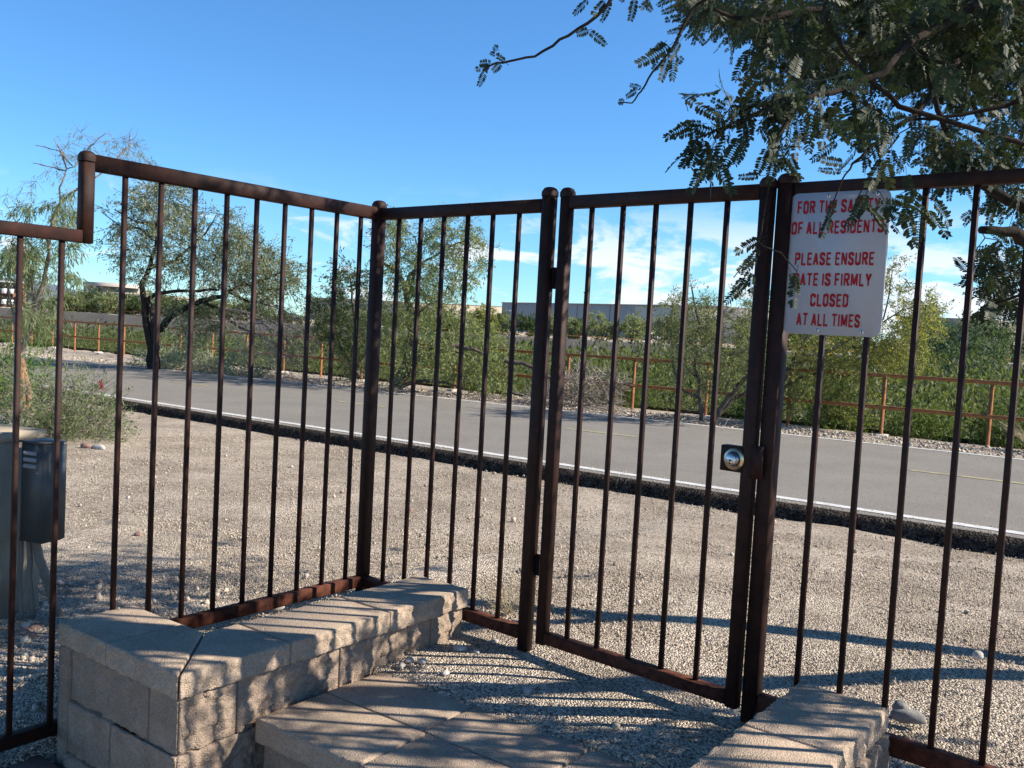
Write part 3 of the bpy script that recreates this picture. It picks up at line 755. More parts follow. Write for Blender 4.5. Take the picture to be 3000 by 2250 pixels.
# ---- open tree beyond the middle panel
Y2 = 18.2
c2 = lambda L_, y=Y2: pix(L_, y, 2.212, 900, 560)
tree('palo_verde_tree', 'tall open olive green tree across the path, right of the fence corner post', [
    (c2([(560, 1300), (600, 1210), (645, 1120), (660, 1000), (690, 830), (650, 720), (640, 640), (590, 530), (490, 465)]), .11, .03),
    (c2([(575, 1290), (650, 1150), (720, 1060), (830, 985), (930, 955)]), .12, .05),
    (c2([(640, 640), (660, 550), (740, 470, 18.4), (860, 400, 18.6), (905, 340, 18.6)]), .045, .012),
    (c2([(690, 830), (780, 740, 18.), (860, 700, 17.8)]), .035, .01),
    (c2([(590, 1265), (700, 1235), (900, 1240, 17.6), (1010, 1285, 17.4)]), .05, .012),
    (c2([(640, 660), (700, 520), (720, 380), (700, 300)]), .04, .01), (c2([(905, 370), (1000, 330), (1090, 300)]), .018, .008),
    (c2([(800, 1010), (950, 1040), (1100, 1090)]), .04, .012)],
    [(poly([(500, 180), (620, 200), (640, 330), (520, 420), (490, 300)], 2.212, 900, 560), 28, Y2, 1.),
     (poly([(740, 200), (900, 160), (1100, 180), (1160, 380), (1165, 520), (1000, 520), (880, 470), (760, 330)], 2.212, 900, 560), 62, Y2, 1.2),
     (poly([(500, 420), (700, 380), (860, 520), (1080, 520), (1030, 680), (960, 760), (700, 760), (500, 640)], 2.212, 900, 560), 84, Y2, 1.3),
     (poly([(480, 700), (960, 760), (1200, 900), (1290, 1060), (1300, 1290), (1150, 1330), (960, 1200), (700, 1130), (520, 1240)], 2.212, 900, 560), 165, Y2-.4, 1.2)],
    M_bark2, M_lf2, 21, dict(n=72, spread=.34, ln=.07, wd=.020, droop=.35, r=.005, twigs=3), r_tip=.006)
rg = np.random.default_rng(31)
dlm = thing('dead_limb', 'short broken dead limb stub poking out of the tall olive green tree', 'branch', at(1370, 1025, 16.9))
P = wiggle(c2([(940, 1000), (1035, 1020), (1080, 1025), (1150, 1055)], 16.9), 3, .03, rg); mb = MB(); mb.tube(P, np.linspace(.05, .025, len(P)), 7); mb.build('limb', M_bark2, dlm)
dlm = thing('dead_limb', 'longer dead limb arching down to the path edge behind the hinge posts', 'branch', at(1500, 1070, 16.9))
mb = MB(); P = wiggle(c2([(1275, 1095), (1340, 1110), (1400, 1115), (1480, 1150), (1560, 1200), (1640, 1240), (1600, 1330), (1540, 1400)], 16.9), 3, .02, rg)
mb.tube(P, np.linspace(.05, .012, len(P)), 7); bare_twigs(mb, P[-9:], 10, .5, rg); mb.build('limb', M_bark2, dlm)
tree('dark_bushy_tree', 'darker bushy tree across the path seen left of the fence corner post', [
    (c2([(300, 1230), (290, 1100), (320, 900), (290, 700), (280, 560)], 20), .06, .015), (c2([(340, 1200), (230, 1050), (180, 930), (150, 720)], 20), .05, .012),
    (c2([(320, 1180), (400, 1000), (390, 760)], 20), .05, .012)],
    [(poly([(60, 740), (150, 650), (200, 540), (300, 490), (400, 540), (410, 900), (420, 1200), (230, 1200), (180, 1000), (50, 880)], 2.212, 900, 560), 125, 20., 1.2)],
    M_bark2, M_lf2d, 22, dict(n=66, spread=.36, ln=.08, wd=.024, droop=.2, r=.005, twigs=3), r_tip=.006)

# ---- slim grey trunks behind the gate
Y3 = 13.9
c3 = lambda L_, y=Y3: pix(L_, y, 2.458, 1400, 850)
tree('young_acacia_tree', 'slim leaning grey tree with twin trunks seen through the gate', [
    (c3([(1615, 970), (1612, 880), (1600, 790), (1595, 640), (1565, 560), (1570, 380), (1600, 250), (1560, 100), (1540, -20)]), .045, .010),
    (c3([(1690, 965), (1740, 870), (1800, 780), (1900, 660), (1960, 605), (1950, 500), (1985, 330), (1990, 120)]), .05, .012),
    (c3([(1715, 915), (1830, 795), (1960, 710), (2060, 640)]), .04, .012),
    (c3([(1595, 640), (1530, 590), (1490, 540)]), .02, .008), (c3([(1570, 440), (1660, 380), (1720, 300)]), .018, .007),
    (c3([(1600, 780), (1450, 700), (1400, 520), (1390, 300), (1400, 80)]), .02, .007)],
    [(poly([(1340, 90), (1480, 20), (1530, 180), (1500, 420), (1380, 480), (1290, 300)], 2.458, 1400, 850), 62, Y3, .8),
     (poly([(1540, -20), (1640, 0), (1720, 90), (1760, 300), (1700, 420), (1560, 300), (1530, 120)], 2.458, 1400, 850), 42, Y3, .8),
     (poly([(1820, 60), (2010, -30), (2120, 100), (2160, 520), (2100, 660), (1860, 560), (1790, 300)], 2.458, 1400, 850), 84, Y3, .8),
     (poly([(1380, 460), (1700, 380), (1980, 560), (1900, 760), (1660, 700), (1460, 650)], 2.458, 1400, 850), 60, Y3, .8)],
    M_bark2, M_lf3, 23, dict(n=66, spread=.24, ln=.05, wd=.014, droop=.25, r=.003, twigs=3), r_tip=.004)
def flowers(t, T, rg):
    mf = MB(); P = T[rg.integers(0, len(T), 150)]+rg.normal(size=(150, 3))*.16
    P = np.repeat(P, 3, 0)+rg.normal(size=(450, 3))*.015
    leaves(mf, P, rg.normal(size=P.shape), .028, .026, rg); mf.build('flowers', M_flow, t)
c5 = lambda L_, y: pix(L_, y, 2.212, 2000, 700)
tree('flowering_tree', 'yellow flowering tree with slanting grey branches behind the white notice', [
    (c5([(520, 1210), (600, 1000), (690, 840), (800, 775), (930, 735), (1100, 640), (1300, 520)], 14.6), .055, .012),
    (c5([(600, 1000), (760, 900), (900, 860), (1050, 890), (1200, 860)], 14.6), .03, .01),
    (c5([(800, 775), (1000, 700), (1200, 690), (1330, 720), (1480, 640)], 14.9), .03, .01),
    (c5([(690, 840), (800, 640), (900, 520)], 14.5), .03, .01), (c5([(1300, 540), (1420, 460), (1600, 400)], 14.4), .012, .006),
    (c5([(1300, 520), (1340, 350), (1360, 200)], 14.4), .014, .006)],
    [(poly([(660, 620), (1300, 560), (1620, 420), (1700, 440), (1560, 600), (1620, 760), (1500, 840), (1300, 880), (900, 980), (680, 960)], 2.212, 2000, 700), 230, 14.7, 1.0),
     (poly([(1310, 100), (1400, 90), (1440, 260), (1560, 330), (1700, 400), (1500, 520), (1310, 540)], 2.212, 2000, 700), 34, 14.5, .6),
     (poly([(660, 960), (1250, 930), (1220, 1150), (700, 1180)], 2.212, 2000, 700), 34, 14.7, .6)],
    M_bark2, M_lfy, 24, dict(n=66, spread=.26, ln=.055, wd=.016, droop=.35, r=.003, twigs=3), r_tip=.004, extra=flowers)
# ---- dead brush heap behind the gate
db = thing('dead_brush', 'tangled heap of bare grey dead brush beside the path, seen through the gate', 'brush', at(1740, 1200, 16.4))
mb = MB(); rg = np.random.default_rng(41)
T = crown(poly([(580, 650), (760, 560), (900, 600), (1060, 640), (1000, 790), (940, 880), (760, 890), (560, 850), (380, 800), (300, 740), (430, 690)], 2.458, 1400, 850), 300, 16.4, .7, rg)
Dd = grow(mb, [(c3([(620, 850), (660, 760), (760, 680), (900, 650)], 16.4), .02, .008), (c3([(640, 850), (780, 830), (940, 800)], 16.2), .02, .008), (c3([(600, 860), (500, 800), (380, 770)], 16.4), .02, .008)], T, rg, r_tip=.004, sag=.1)
for q in range(3):
    for a, d in zip(T, unit(Dd+rg.normal(size=T.shape)*.8)): mb.tube([a, a+d*.14+rg.normal(size=3)*.03, a+d*.28], [.0065, .0055, .003], 3, cap=False)
mb.build('twigs', M_dead, db)

# ---- desert willow at the left edge
Y5 = 11.2
c6 = lambda L_, y=Y5: pix(L_, y, 2.212, 0, 360)
c7 = lambda L_, y=Y5: pix(L_, y, 4.424, 0, 950)
rg = np.random.default_rng(51)
base = c7([(300, 1150), (290, 900), (275, 620), (255, 440)])
tw_ = thing('desert_willow', 'sparse desert willow with a peeling orange trunk at the left edge', 'tree', base[0])
mb = MB(); mb.tube(wiggle(base, 2, .03, rg), np.linspace(.065, .05, 7), 9)
mb.tube(wiggle(c7([(370, 1130), (380, 930), (330, 700), (290, 500)]), 2, .03, rg), np.linspace(.03, .035, 7), 7)
mb.build('trunk', M_barko, tw_, smooth=True)
mb, ml = MB(), MB()
limbs = [(c6([(127, 1500), (165, 1420), (200, 1330), (240, 1150), (290, 1000), (318, 800), (330, 690), (355, 600), (395, 515), (500, 430), (580, 380)]), .038, .012),
         (c6([(200, 1330), (215, 1150), (200, 950), (160, 800)]), .016, .006), (c6([(395, 515), (385, 420), (430, 300), (490, 280)]), .014, .005),
         (c6([(127, 1480), (90, 1300), (60, 1100), (20, 960)]), .018, .006), (c6([(240, 1160), (120, 1050), (0, 960)]), .012, .005),
         (c6([(300, 920), (180, 760), (90, 620), (30, 520)]), .010, .004), (c6([(500, 430), (640, 340, 11.4), (760, 230, 11.5), (860, 130, 11.6)]), .012, .004),
         (c6([(430, 300), (400, 200), (350, 100)]), .007, .003), (c6([(490, 280), (560, 180), (640, 100), (700, 60)]), .007, .003),
         (c6([(430, 310), (300, 280), (210, 260)]), .007, .003), (c6([(470, 280), (380, 180), (230, 145)]), .007, .003)]
T = np.concatenate([crown(poly([(180, 500), (500, 420), (490, 640), (300, 700), (170, 640)], 2.212, 0, 360), 16, Y5, .5, rg),
                    crown(poly([(20, 740), (500, 740), (480, 880), (300, 1000), (150, 1000), (20, 900)], 2.212, 0, 360), 30, Y5, .5, rg),
                    crown(poly([(140, 1020), (350, 1040), (330, 1330), (120, 1300)], 2.212, 0, 360), 22, Y5, .5, rg),
                    crown(poly([(380, 940), (520, 950), (480, 1040), (380, 1040)], 2.212, 0, 360), 4, Y5, .3, rg)])
D = grow(mb, limbs, T, rg, r_tip=.003, sag=.06)
sprig(ml, mb, T, D, rg, n=70, spread=.24, ln=.10, wd=.011, droop=1.0, r=.002, twigs=4)
T2 = crown(poly([(0, 450), (210, 400), (450, 60), (640, 60), (960, 140), (960, 260), (620, 300), (500, 340), (300, 330), (200, 480), (0, 640)], 2.212, 0, 360), 60, Y5, .6, rg)
D2 = grow(mb, limbs[6:], T2, rg, r_tip=.002, sag=.02)
for q in range(4):
    for a, d in zip(T2, unit(D2+rg.normal(size=T2.shape)*.8)): mb.tube([a, a+d*.10+rg.normal(size=3)*.02, a+d*.18], [.0022, .002, .001], 3, cap=False)
sprig(ml, None, T2[:44], D2[:44], rg, n=14, spread=.12, ln=.07, wd=.007, droop=1., twigs=2)
for p in ([(200, 850), (240, 800), (180, 900), (455, 800), (445, 860)]):      # denser leaf clumps
    c = c6([p], Y5-.1)[0]; P = c+rg.normal(size=(170, 3))*np.array([.06, .06, .075]); leaves(ml, P, (P-c)-np.array([0, 0, .06]), .06, .012, rg)
mb.build('limbs', M_barkw, tw_, smooth=True); ml.build('crown', M_lfw, tw_)
# ---- shrubs
def shrub(name, label, c, rx, rz, n, leafm, seed, ln=.05, wd=.016, stems=14, stemm=None, group=None, wisps=0, k=10, droop=-.2, sprd=.16):
    rg = np.random.default_rng(seed); c = np.asarray(c, float)
    t = thing(name, label, 'shrub', c, group); mb, ml = MB(), MB()
    T = rg.normal(size=(n, 3)); T = unit(T)*(rg.random((n, 1))**.45); T[:, 2] = np.abs(T[:, 2])*1.0
    lump = 1+.25*np.sin(T[:, 0]*5+seed)*np.sin(T[:, 1]*4+seed*2)
    T = c+T*np.array([rx, rx, rz])*lump[:, None]
    D = unit(T-c+np.array([0, 0, .2*rz]))
    for j in range(0, n, max(1, n//stems)): mb.tube([c+rg.normal(size=3)*.03, c*.5+T[j]*.5+rg.normal(size=3)*.05*rx, T[j]], [.008, .006, .003], 4, cap=False)
    sprig(ml, mb if stems > 20 else None, T, D, rg, n=k, spread=sprd, ln=ln, wd=wd, droop=droop, r=.002, twigs=2)
    for q in range(wisps):
        th = rg.random()*6.28; d = unit(np.array([math.cos(th)*.6, math.sin(th)*.6, 1.])); L_ = rz*(1.1+.7*rg.random())
        mb.tube([c, c+d*L_*.6, c+d*L_+np.array([math.cos(th), math.sin(th), -.3])*.12], [.003, .0025, .0015], 3, cap=False)
    mb.build('stems', stemm or M_dead, t); ml.build('foliage', leafm, t); return t
fd = shrub('fairy_duster_shrub', 'loose feathery green shrub with one red flower beside the left path edge', atz(185, 1292, -.28), .66, .66, 620, M_lfw, 61, .042, .011, 60, wisps=22, k=16, sprd=.16)
fc_ = at(296, 1128, 8.7); rg = np.random.default_rng(3); mf = MB()
P = fc_+np.linspace(-1, 1, 90)[:, None]*np.array([.006, 0, -.04])+rg.normal(size=(90, 3))*.008
leaves(mf, P, rg.normal(size=P.shape), .022, .008, rg); mf.build('flower', M_redfl, fd)
shrub('green_bush', 'bright green bushy growth low at the left edge under the willow', atz(10, 1205, -.3)+np.array([-.25, .1, 0]), .75, 1.15, 360, M_lfb, 62, .07, .014, 24, wisps=6, k=16, sprd=.2)
for u, v, r_, lb in ((345, 1078, .75, 'silvery brittlebush left of the forked mesquite trunk'), (545, 1085, .85, 'silvery brittlebush just right of the forked mesquite trunk'),
                     (660, 1095, .45, 'small silvery brittlebush halfway along the far path edge'), (830, 1112, .9, 'silvery brittlebush under the bare drooping branches')):
    b = at(u, v-22, 21); q = b[:2]-P0; s_, d_ = q@TD, q@ND
    b = fsd(s_, dfar(s_)+.75, zpath(s_)-.05)
    shrub('brittlebush', lb, b, r_*.8, r_*.75, int(190*r_), M_silver, 70+int(u), .055, .03, 12, k=14, sprd=.16)
shrub('dry_grass_clump', 'clump of dry straw stalks at the right end of the railing', fsd(-1.35, drail(-1.35)-.25, zpath(-1.3)-.05), .3, .3, 20, M_straw, 90, .1, .004, 8, M_straw, wisps=90, k=6)

# ---- scrub filling the wash (one mass)
rg = np.random.default_rng(81); ml = MB()
def clumps(n, s0, s1, d0, d1, r, top, nl, ln, wd, asp=1.0):
    s_ = s0+(s1-s0)*rg.random(n); d_ = d0+(d1-d0)*rg.random(n)
    if top is None:                                # far part: spread over the view, distance s0..s1
        y_ = s0+(s1-s0)*rg.random(n)**1.2; x_ = y_*(-.62+1.24*rg.random(n)); s_ = (x_-P0[0])*TD[0]+(y_-P0[1])*TD[1]; d_ = (x_-P0[0])*ND[0]+(y_-P0[1])*ND[1]-drail(s_)
        k_ = d_ > 6; s_, d_ = s_[k_], d_[k_]
    for a, b in zip(s_, d_):
        p = fsd(a, drail(a)+b); rr = r*(.7+.6*rg.random()); z1 = (top[0]+(top[1]-top[0])*rg.random()) if top else 1.08-((52 if p[0]/p[1] < -.25 else 27)+60*rg.random()**2)/F*p[1]-zpath(a)-.15
        if p[1] > 106 or p[1] < 5: continue
        z1 += zpath(a)+.15
        h = rr*asp; q = unit(rg.normal(size=(nl, 3))); q *= (rg.random((nl, 1))**.4)
        lump = 1+.3*np.sin(q[:, 0]*6+a)*np.sin(q[:, 1]*5+b)
        P = q*np.array([rr, rr, h])*lump[:, None]+np.array([p[0], p[1], z1-h])
        leaves(ml, P, q*.9+np.array([0, 0, .3])+rg.normal(size=(nl, 3))*.6, ln*(.6+.8*rg.random(nl)), wd*(.6+.8*rg.random(nl)), rg)
clumps(70, -8, 10, .9, 5, .8, (-.7, .1), 900, .06, .024); clumps(120, 9, 36, 1.0, 6, .95, (-.15, .6), 800, .075, .028)
clumps(190, -12, 44, 4, 16, 1.35, (-.4, .35), 700, .10, .036)
clumps(380, 24, 58, 0, 1, 2.0, None, 400, .20, .075)
clumps(420, 56, 104, 0, 1, 2.8, None, 260, .42, .16)
keep_ml = ml; ml = MB()
clumps(22, -8, 26, 1.5, 8, .75, (-.6, .25), 500, .09, .012); clumps(34, 0, 44, 8, 20, 1.1, (-.3, .3), 420, .14, .02)
tag(ml.build('dry_scrub', M_straw2), 'greyish dry twiggy scrub among the green scrub in the wash', 'scrub', kind='stuff')
ml = keep_ml
m = MB(); v = []; sw = np.linspace(-90, 140, 60); dw = [.9, 1.5, 3, 5, 12, 40, 130]
for a in sw:
    for b in dw:
        p = fsd(a, drail(min(max(a, -20), 60))+b); p[1] = min(p[1], 104.4); p[2] = float(ground(p[0], p[1]))+.12; v.append(p)
m.add(v, [(i*7+j, i*7+j+1, i*7+j+8, i*7+j+7) for i in range(59) for j in range(6)])
tag(m.build('wash_floor', M_wash), 'dark silty floor of the wash under the scrub', 'ground', kind='structure')
tag(ml.build('scrub', M_scrub), 'dense green desert scrub filling the wash beyond the orange railing', 'scrub', kind='stuff')
for k, (s_, dd, r_, h_, lb) in enumerate(((-.9, .9, .55, .85, 'dark green bush behind the railing at its right end post'), (.35, .85, .6, .75, 'dark green bush close behind the railing, second bay from the right'),
        (1.6, .9, .55, .8, 'dark green bush close behind the railing, third bay from the right'), (3.0, 1.0, .6, .7, 'dark green bush low behind the railing under the flowering tree'),
        (5.6, .9, .6, .72, 'dark green bush behind the railing post nearest the dead brush'))):
    p = fsd(s_, drail(s_)+dd, zpath(s_)-.32)
    shrub('desert_broom_bush', lb, p, r_, h_, 300, M_bush, 200+k, .075, .02, 10, k=16, sprd=.2, group='bushes behind the orange railing')

# ---- far bank
v = []; xs = np.linspace(-160, 160, 81); ys = np.linspace(104.6, 110.7, 9); XX, YY = np.meshgrid(xs, ys)
zz_ = ground(XX, YY)+.10+.08*np.sin(XX*.9)*np.sin(YY*2)
i = (np.arange(8)[:, None]*81+np.arange(80)[None]).ravel(); m = MB()
m.add(np.stack([XX, YY, zz_], -1).reshape(-1, 3), np.stack([i, i+1, i+82, i+81], -1))
tag(m.build('embankment', M_bank), 'dark grey soil cement bank on the far side of the wash', 'embankment', kind='structure')
m = MB(); m.add([(-160, 111, .16), (160, 111, .16), (160, 113, .16), (-160, 113, .16)], [(0, 1, 2, 3)])
tag(m.build('bank_path', M_tanw), 'pale path along the top of the far bank', 'path', kind='structure')
fr_ = thing('far_railing', 'thin rusty railing on top of the far bank, broken up by trees', 'railing', (0, 115, .1))
for x in np.arange(-60, 64, 3.1):
    m = MB(); m.bar((x, 115, .05), (x, 115, 1.15), .09, .09); m.build('post', M_orange, fr_)
m = MB(); m.bar((-60, 114.95, .55), (62, 114.95, .55), .05, .07); m.build('middle_rail', M_orange, fr_)
def far_tree(u, vtop, y, wpx, leafm, seed, label, zb=.1, ln=.42, nT=None, group='trees on the far bank', name='far_tree', base_frac=.12):
    rg = np.random.default_rng(seed); b = at(u, 1000, y); b[2] = zb
    top = at(u, vtop, y)[2]; h = top-zb; w = wpx/F*y/2
    t = thing(name, label, 'tree', b, group); mb, ml = MB(), MB()
    n = nT or 46
    q = unit(rg.normal(size=(n, 3)))*(rg.random((n, 1))**.4); q[:, 2] = q[:, 2]*.5+.5
    lump = 1+.3*np.sin(q[:, 0]*4+seed)*np.sin(q[:, 2]*6+seed*1.7)
    T = np.stack([b[0]+q[:, 0]*w*lump, b[1]+q[:, 1]*w*lump, zb+h*(base_frac+(.98-base_frac)*q[:, 2]*np.clip(lump, .8, 1.05))], -1)
    lean = rg.normal(size=3)*.15*w
    D = grow(mb, [(np.array([b-(0, 0, .3), b+(0, 0, h*.3)+lean*.4, b+(0, 0, h*.6)+lean]), .035*h, .012*h), (np.array([b, b+np.array([w*.25, 0, h*.3]), b+np.array([w*.5, 0, h*.55])]), .022*h, .01*h)], T, rg, r_tip=.006*h, rmax=.02*h)
    sprig(ml, None, T, D, rg, n=54, spread=.26*w+.25, ln=ln, wd=ln*.28, droop=.1, twigs=3)
    mb.build('trunk', M_bark2, t, smooth=True); ml.build('crown', leafm, t); return t
FT = [(205, 862, 118, 90, 0), (262, 850, 122, 80, 1), (318, 862, 116, 85, 0), (392, 868, 119, 90, 1), (452, 862, 121, 90, 0), (545, 880, 118, 100, 1), (640, 885, 118, 90, 0), (735, 885, 119, 90, 1), (1010, 905, 118, 90, 0), (1290, 905, 120, 80, 1),
      (1413, 900, 118, 80, 2), (1462, 915, 120, 70, 0), (1552, 903, 119, 80, 1), (1625, 915, 121, 70, 0), (1690, 925, 117, 66, 0), (1765, 902, 118, 96, 0), (1850, 905, 118, 96, 0), (1960, 918, 121, 90, 1), (2060, 915, 122, 90, 0), (2190, 915, 120, 100, 0),
      (2330, 930, 121, 100, 1), (2480, 935, 121, 110, 0), (2930, 905, 96, 150, 1), (3010, 900, 100, 120, 0)]
for k in range(30):
    u = 190+k*96+38*math.sin(k*5.1); hv = 880+.0549*u
    FT.append((u, hv-10-24*abs(math.sin(k*2.7)), 119+7*abs(math.sin(k*3.3)), 80+40*abs(math.sin(k*1.9)), int(k % 3 == 1)))
LB = ['pale green rounded tree on the far bank', 'darker green tree on the far bank', 'yellowish green tree on the far bank']
for k, (u, vt, y, w, ty) in enumerate(FT):
    w = w*1.1
    if 1470 < u < 2200:
        if k > 23: continue
        vt += 16
    lb = LB[ty]
    far_tree(u, vt, y, w, (M_far, M_lf2d, M_lfy)[ty], 300+k, lb if ty != 2 else 'yellow green tree on the far bank just left of the warehouse wall', group=('pale trees on the far bank', 'dark trees on the far bank', 'pale trees on the far bank')[ty])
far_tree(2780, 905, 62, 330, M_blue, 400, 'large blue green tree standing in the wash at the right', zb=-2.6, ln=.30, nT=150, group='large trees in the wash', name='wash_tree', base_frac=.2)
far_tree(2620, 985, 50, 230, M_bush, 401, 'dark shaded tree in the wash behind the flowering tree', zb=-2.6, ln=.26, nT=90, group='large trees in the wash', name='wash_tree', base_frac=.15)
# low hedge-like bushes along the far bank belong to the scrub there
rg = np.random.default_rng(82); ml = MB()
for x in np.arange(-62, 66, 1.5):
    n = 70; q = unit(rg.normal(size=(n, 3))); r_ = 1.0+.7*rg.random()
    P = q*np.array([r_, r_, r_*.7])+np.array([x+rg.normal(), 117.5+rg.random()*5, .25])
    leaves(ml, P, q+rg.normal(size=(n, 3))*.6, .5, .16, rg)
tag(ml.build('bank_scrub', M_lf2d), 'dark green low scrub along the top of the far bank', 'scrub', kind='stuff')

# ---- buildings beyond
def wall_box(par, nm, mt, p, q, depth, z0, z1, parap=None):
    p = np.asarray(p, float); q = np.asarray(q, float); d = (q-p)/np.linalg.norm(q-p); nrm = np.array([d[1], -d[0]])
    if nrm@p < 0: nrm = -nrm
    m = MB(); P = [p, q, q+nrm*depth, p+nrm*depth]
    m.add([(a[0], a[1], z) for z in (z0, z1) for a in P], [(0, 1, 5, 4), (1, 2, 6, 5), (2, 3, 7, 6), (3, 0, 4, 7), (4, 5, 6, 7)])
    return m.build(nm, mt, par)
def px(u, y): a = at(u, 1000, y); return a[:2]
w1, w2 = px(1465, 335), px(2130, 250)
wh = thing('warehouse', 'long flat roofed grey warehouse with its shaded front across the wash', 'building', (*((w1+w2)/2), 0))
body = wall_box(wh, 'wall', M_wh, w1, w2, 60, -1, 9.9)
dv = (w2-w1)/np.linalg.norm(w2-w1); nv = np.array([dv[1], -dv[0]]); nv = nv if nv@w1 < 0 else -nv
m = MB(); a, b = w1+nv*.15, w2+nv*.15; m.bar((*a, 10.02), (*b, 10.02), .5, .24); m.build('parapet', M_wh, wh)
for f in (.06, .33, .48, .66, .80):
    p = w1+(w2-w1)*f+nv*.5; m = MB(); m.box((*p, 7.2), ((*dv, 0), (*nv, 0), zz), (.5, .5, .35)); m.build('wall_lamp', M_carw, body)
for f in (.25, .4, .55, .7):
    p = w1+(w2-w1)*f+nv*.06; m = MB(); m.box((*p, 4.4), ((*dv, 0), (*nv, 0), zz), (.06, .03, 5.4)); m.build('wall_joint', M_bank, body)
m = MB(); p = w2+np.array([2.0, 6]); wh2 = wall_box(wh, 'side_wing', M_cream, w2+np.array([.6, .6]), px(2206, 262), 30, -1, 9.2)
lb_ = thing('cream_building', 'long low cream building behind the trees, left of the grey warehouse', 'building', (*px(1200, 380), 0))
wall_box(lb_, 'wall', M_cream, px(905, 400), px(1500, 372), 40, -1, 9.2)
m = MB(); m.bar((*px(905, 399.5), 9.3), (*px(1500, 371.5), 9.3), .8, .4); m.build('parapet', M_tanw, lb_)
rb_ = thing('olive_building', 'olive grey building with a pale corner, top right behind the fence', 'building', (*px(2800, 240), 0))
wall_box(rb_, 'wall', M_olive, px(2640, 250), px(2906, 236), 40, -1, 9.9)
m = MB(); a = px(2908, 235.8); m.bar((*a, -1), (*a, 9.95), .9, .9); m.build('corner_pier', M_cream, rb_)
o1 = thing('office_building', 'distant tan office block with a raised tower and dark windows at left', 'building', (*px(330, 320), 0))
wall_box(o1, 'tower', M_tanw, px(240, 320), px(300, 316), 20, -1, 7.6); wall_box(o1, 'roof_block', M_wh, px(238, 318), px(312, 314), 16, 7.65, 8.9)
wall_box(o1, 'wing', M_tanw, px(300.5, 318), px(470, 312), 26, -1, 5.6)
for k in range(7):
    a, b = px(330+k*20, 311.5-k*.7), px(340+k*20, 311.2-k*.7); m = MB(); m.bar((*a, 3.2), (*b, 3.2), .3, 1.1); m.build('window', M_glass, o1)
a, b = px(271, 315.6), px(290, 315); m = MB(); m.bar((*a, 5.4), (*b, 5.4), .3, 2.4); m.build('window', M_glass, o1)
ap = thing('apartment_building', 'red brown apartment block with white balconies at the far left', 'building', (*px(30, 150), 0))
apw = wall_box(ap, 'wall', M_brick, px(-70, 147), px(64, 149), 3, -1, 3.9)
m = MB(); m.bar((*px(-70, 146.6), 4.02), (*px(66, 148.6), 4.02), .7, .22); m.build('roof_edge', M_carw, ap)
for lv in (.3, 2.0):
    for k in range(4):
        u0 = -18+k*21; m = MB(); m.bar((*px(u0, 146.6+k*.4), lv+.55), (*px(u0+13, 146.8+k*.4), lv+.55), .9, .75); bl = m.build('balcony', M_carw, ap)
        m = MB(); m.bar((*px(u0+2, 147.2+k*.4), lv+1.3), (*px(u0+11, 147.4+k*.4), lv+1.3), .5, .8); m.build('balcony_door', M_glass, bl)
lpst = px(1705, 205); lp_ = thing('light_pole', 'tall thin dark light pole in front of the grey warehouse', 'light pole', (*lpst, 0))
m = MB(); m.tube([(*lpst, -1), (*lpst, 9.6)], [.16, .11], 8); m.build('pole', M_dark, lp_)
m = MB(); m.box((lpst[0]+.25, lpst[1], 9.7), ((1, 0, 0), (0, 1, 0), (0, 0, 1)), (.5, .22, .11)); m.build('lamp_head', M_dark, lp_)
cp = px(1927, 190); cr = thing('parked_van', 'white parked van half hidden by trees in front of the warehouse', 'van', (*cp, .2))
m = MB(); sec = [(-2.4, .35), (2.3, .35), (2.4, .9), (1.75, 1.15), (1.15, 1.95), (-2.3, 2.05), (-2.45, 1.1)]
m.add([(cp[0]+x, cp[1]+y, .25+z) for y in (-.9, .9) for x, z in sec], [(i, (i+1) % 7, 7+(i+1) % 7, 7+i) for i in range(7)], ngons=[list(range(7)), list(range(7, 14))])
m.build('body', M_carw, cr)
for x in (-1.55, 1.5):
    m = MB(); disc(m, np.array([cp[0]+x, cp[1]-.85, .55]), (0, -1, 0), .34, .34, 0, .12, 16); m.build('wheel', M_tyre, cr)
m = MB(); m.add([(cp[0]+x, cp[1]-.91, .25+z) for x, z in ((.2, 1.15), (1.55, 1.15), (1.1, 1.8), (.2, 1.82))], [(0, 1, 2, 3)]); m.build('window', M_glass, cr)
# hills on the horizon
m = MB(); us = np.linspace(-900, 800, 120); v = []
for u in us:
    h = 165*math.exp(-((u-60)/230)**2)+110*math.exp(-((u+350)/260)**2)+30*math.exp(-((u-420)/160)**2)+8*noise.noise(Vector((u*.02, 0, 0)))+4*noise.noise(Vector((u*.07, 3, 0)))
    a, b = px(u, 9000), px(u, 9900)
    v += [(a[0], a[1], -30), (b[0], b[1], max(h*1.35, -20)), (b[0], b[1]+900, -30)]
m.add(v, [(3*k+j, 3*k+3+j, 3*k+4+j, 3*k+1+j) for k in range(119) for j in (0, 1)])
tag(m.build('hills', M_hill), 'low blue grey hills on the horizon at left', 'hills', kind='structure')

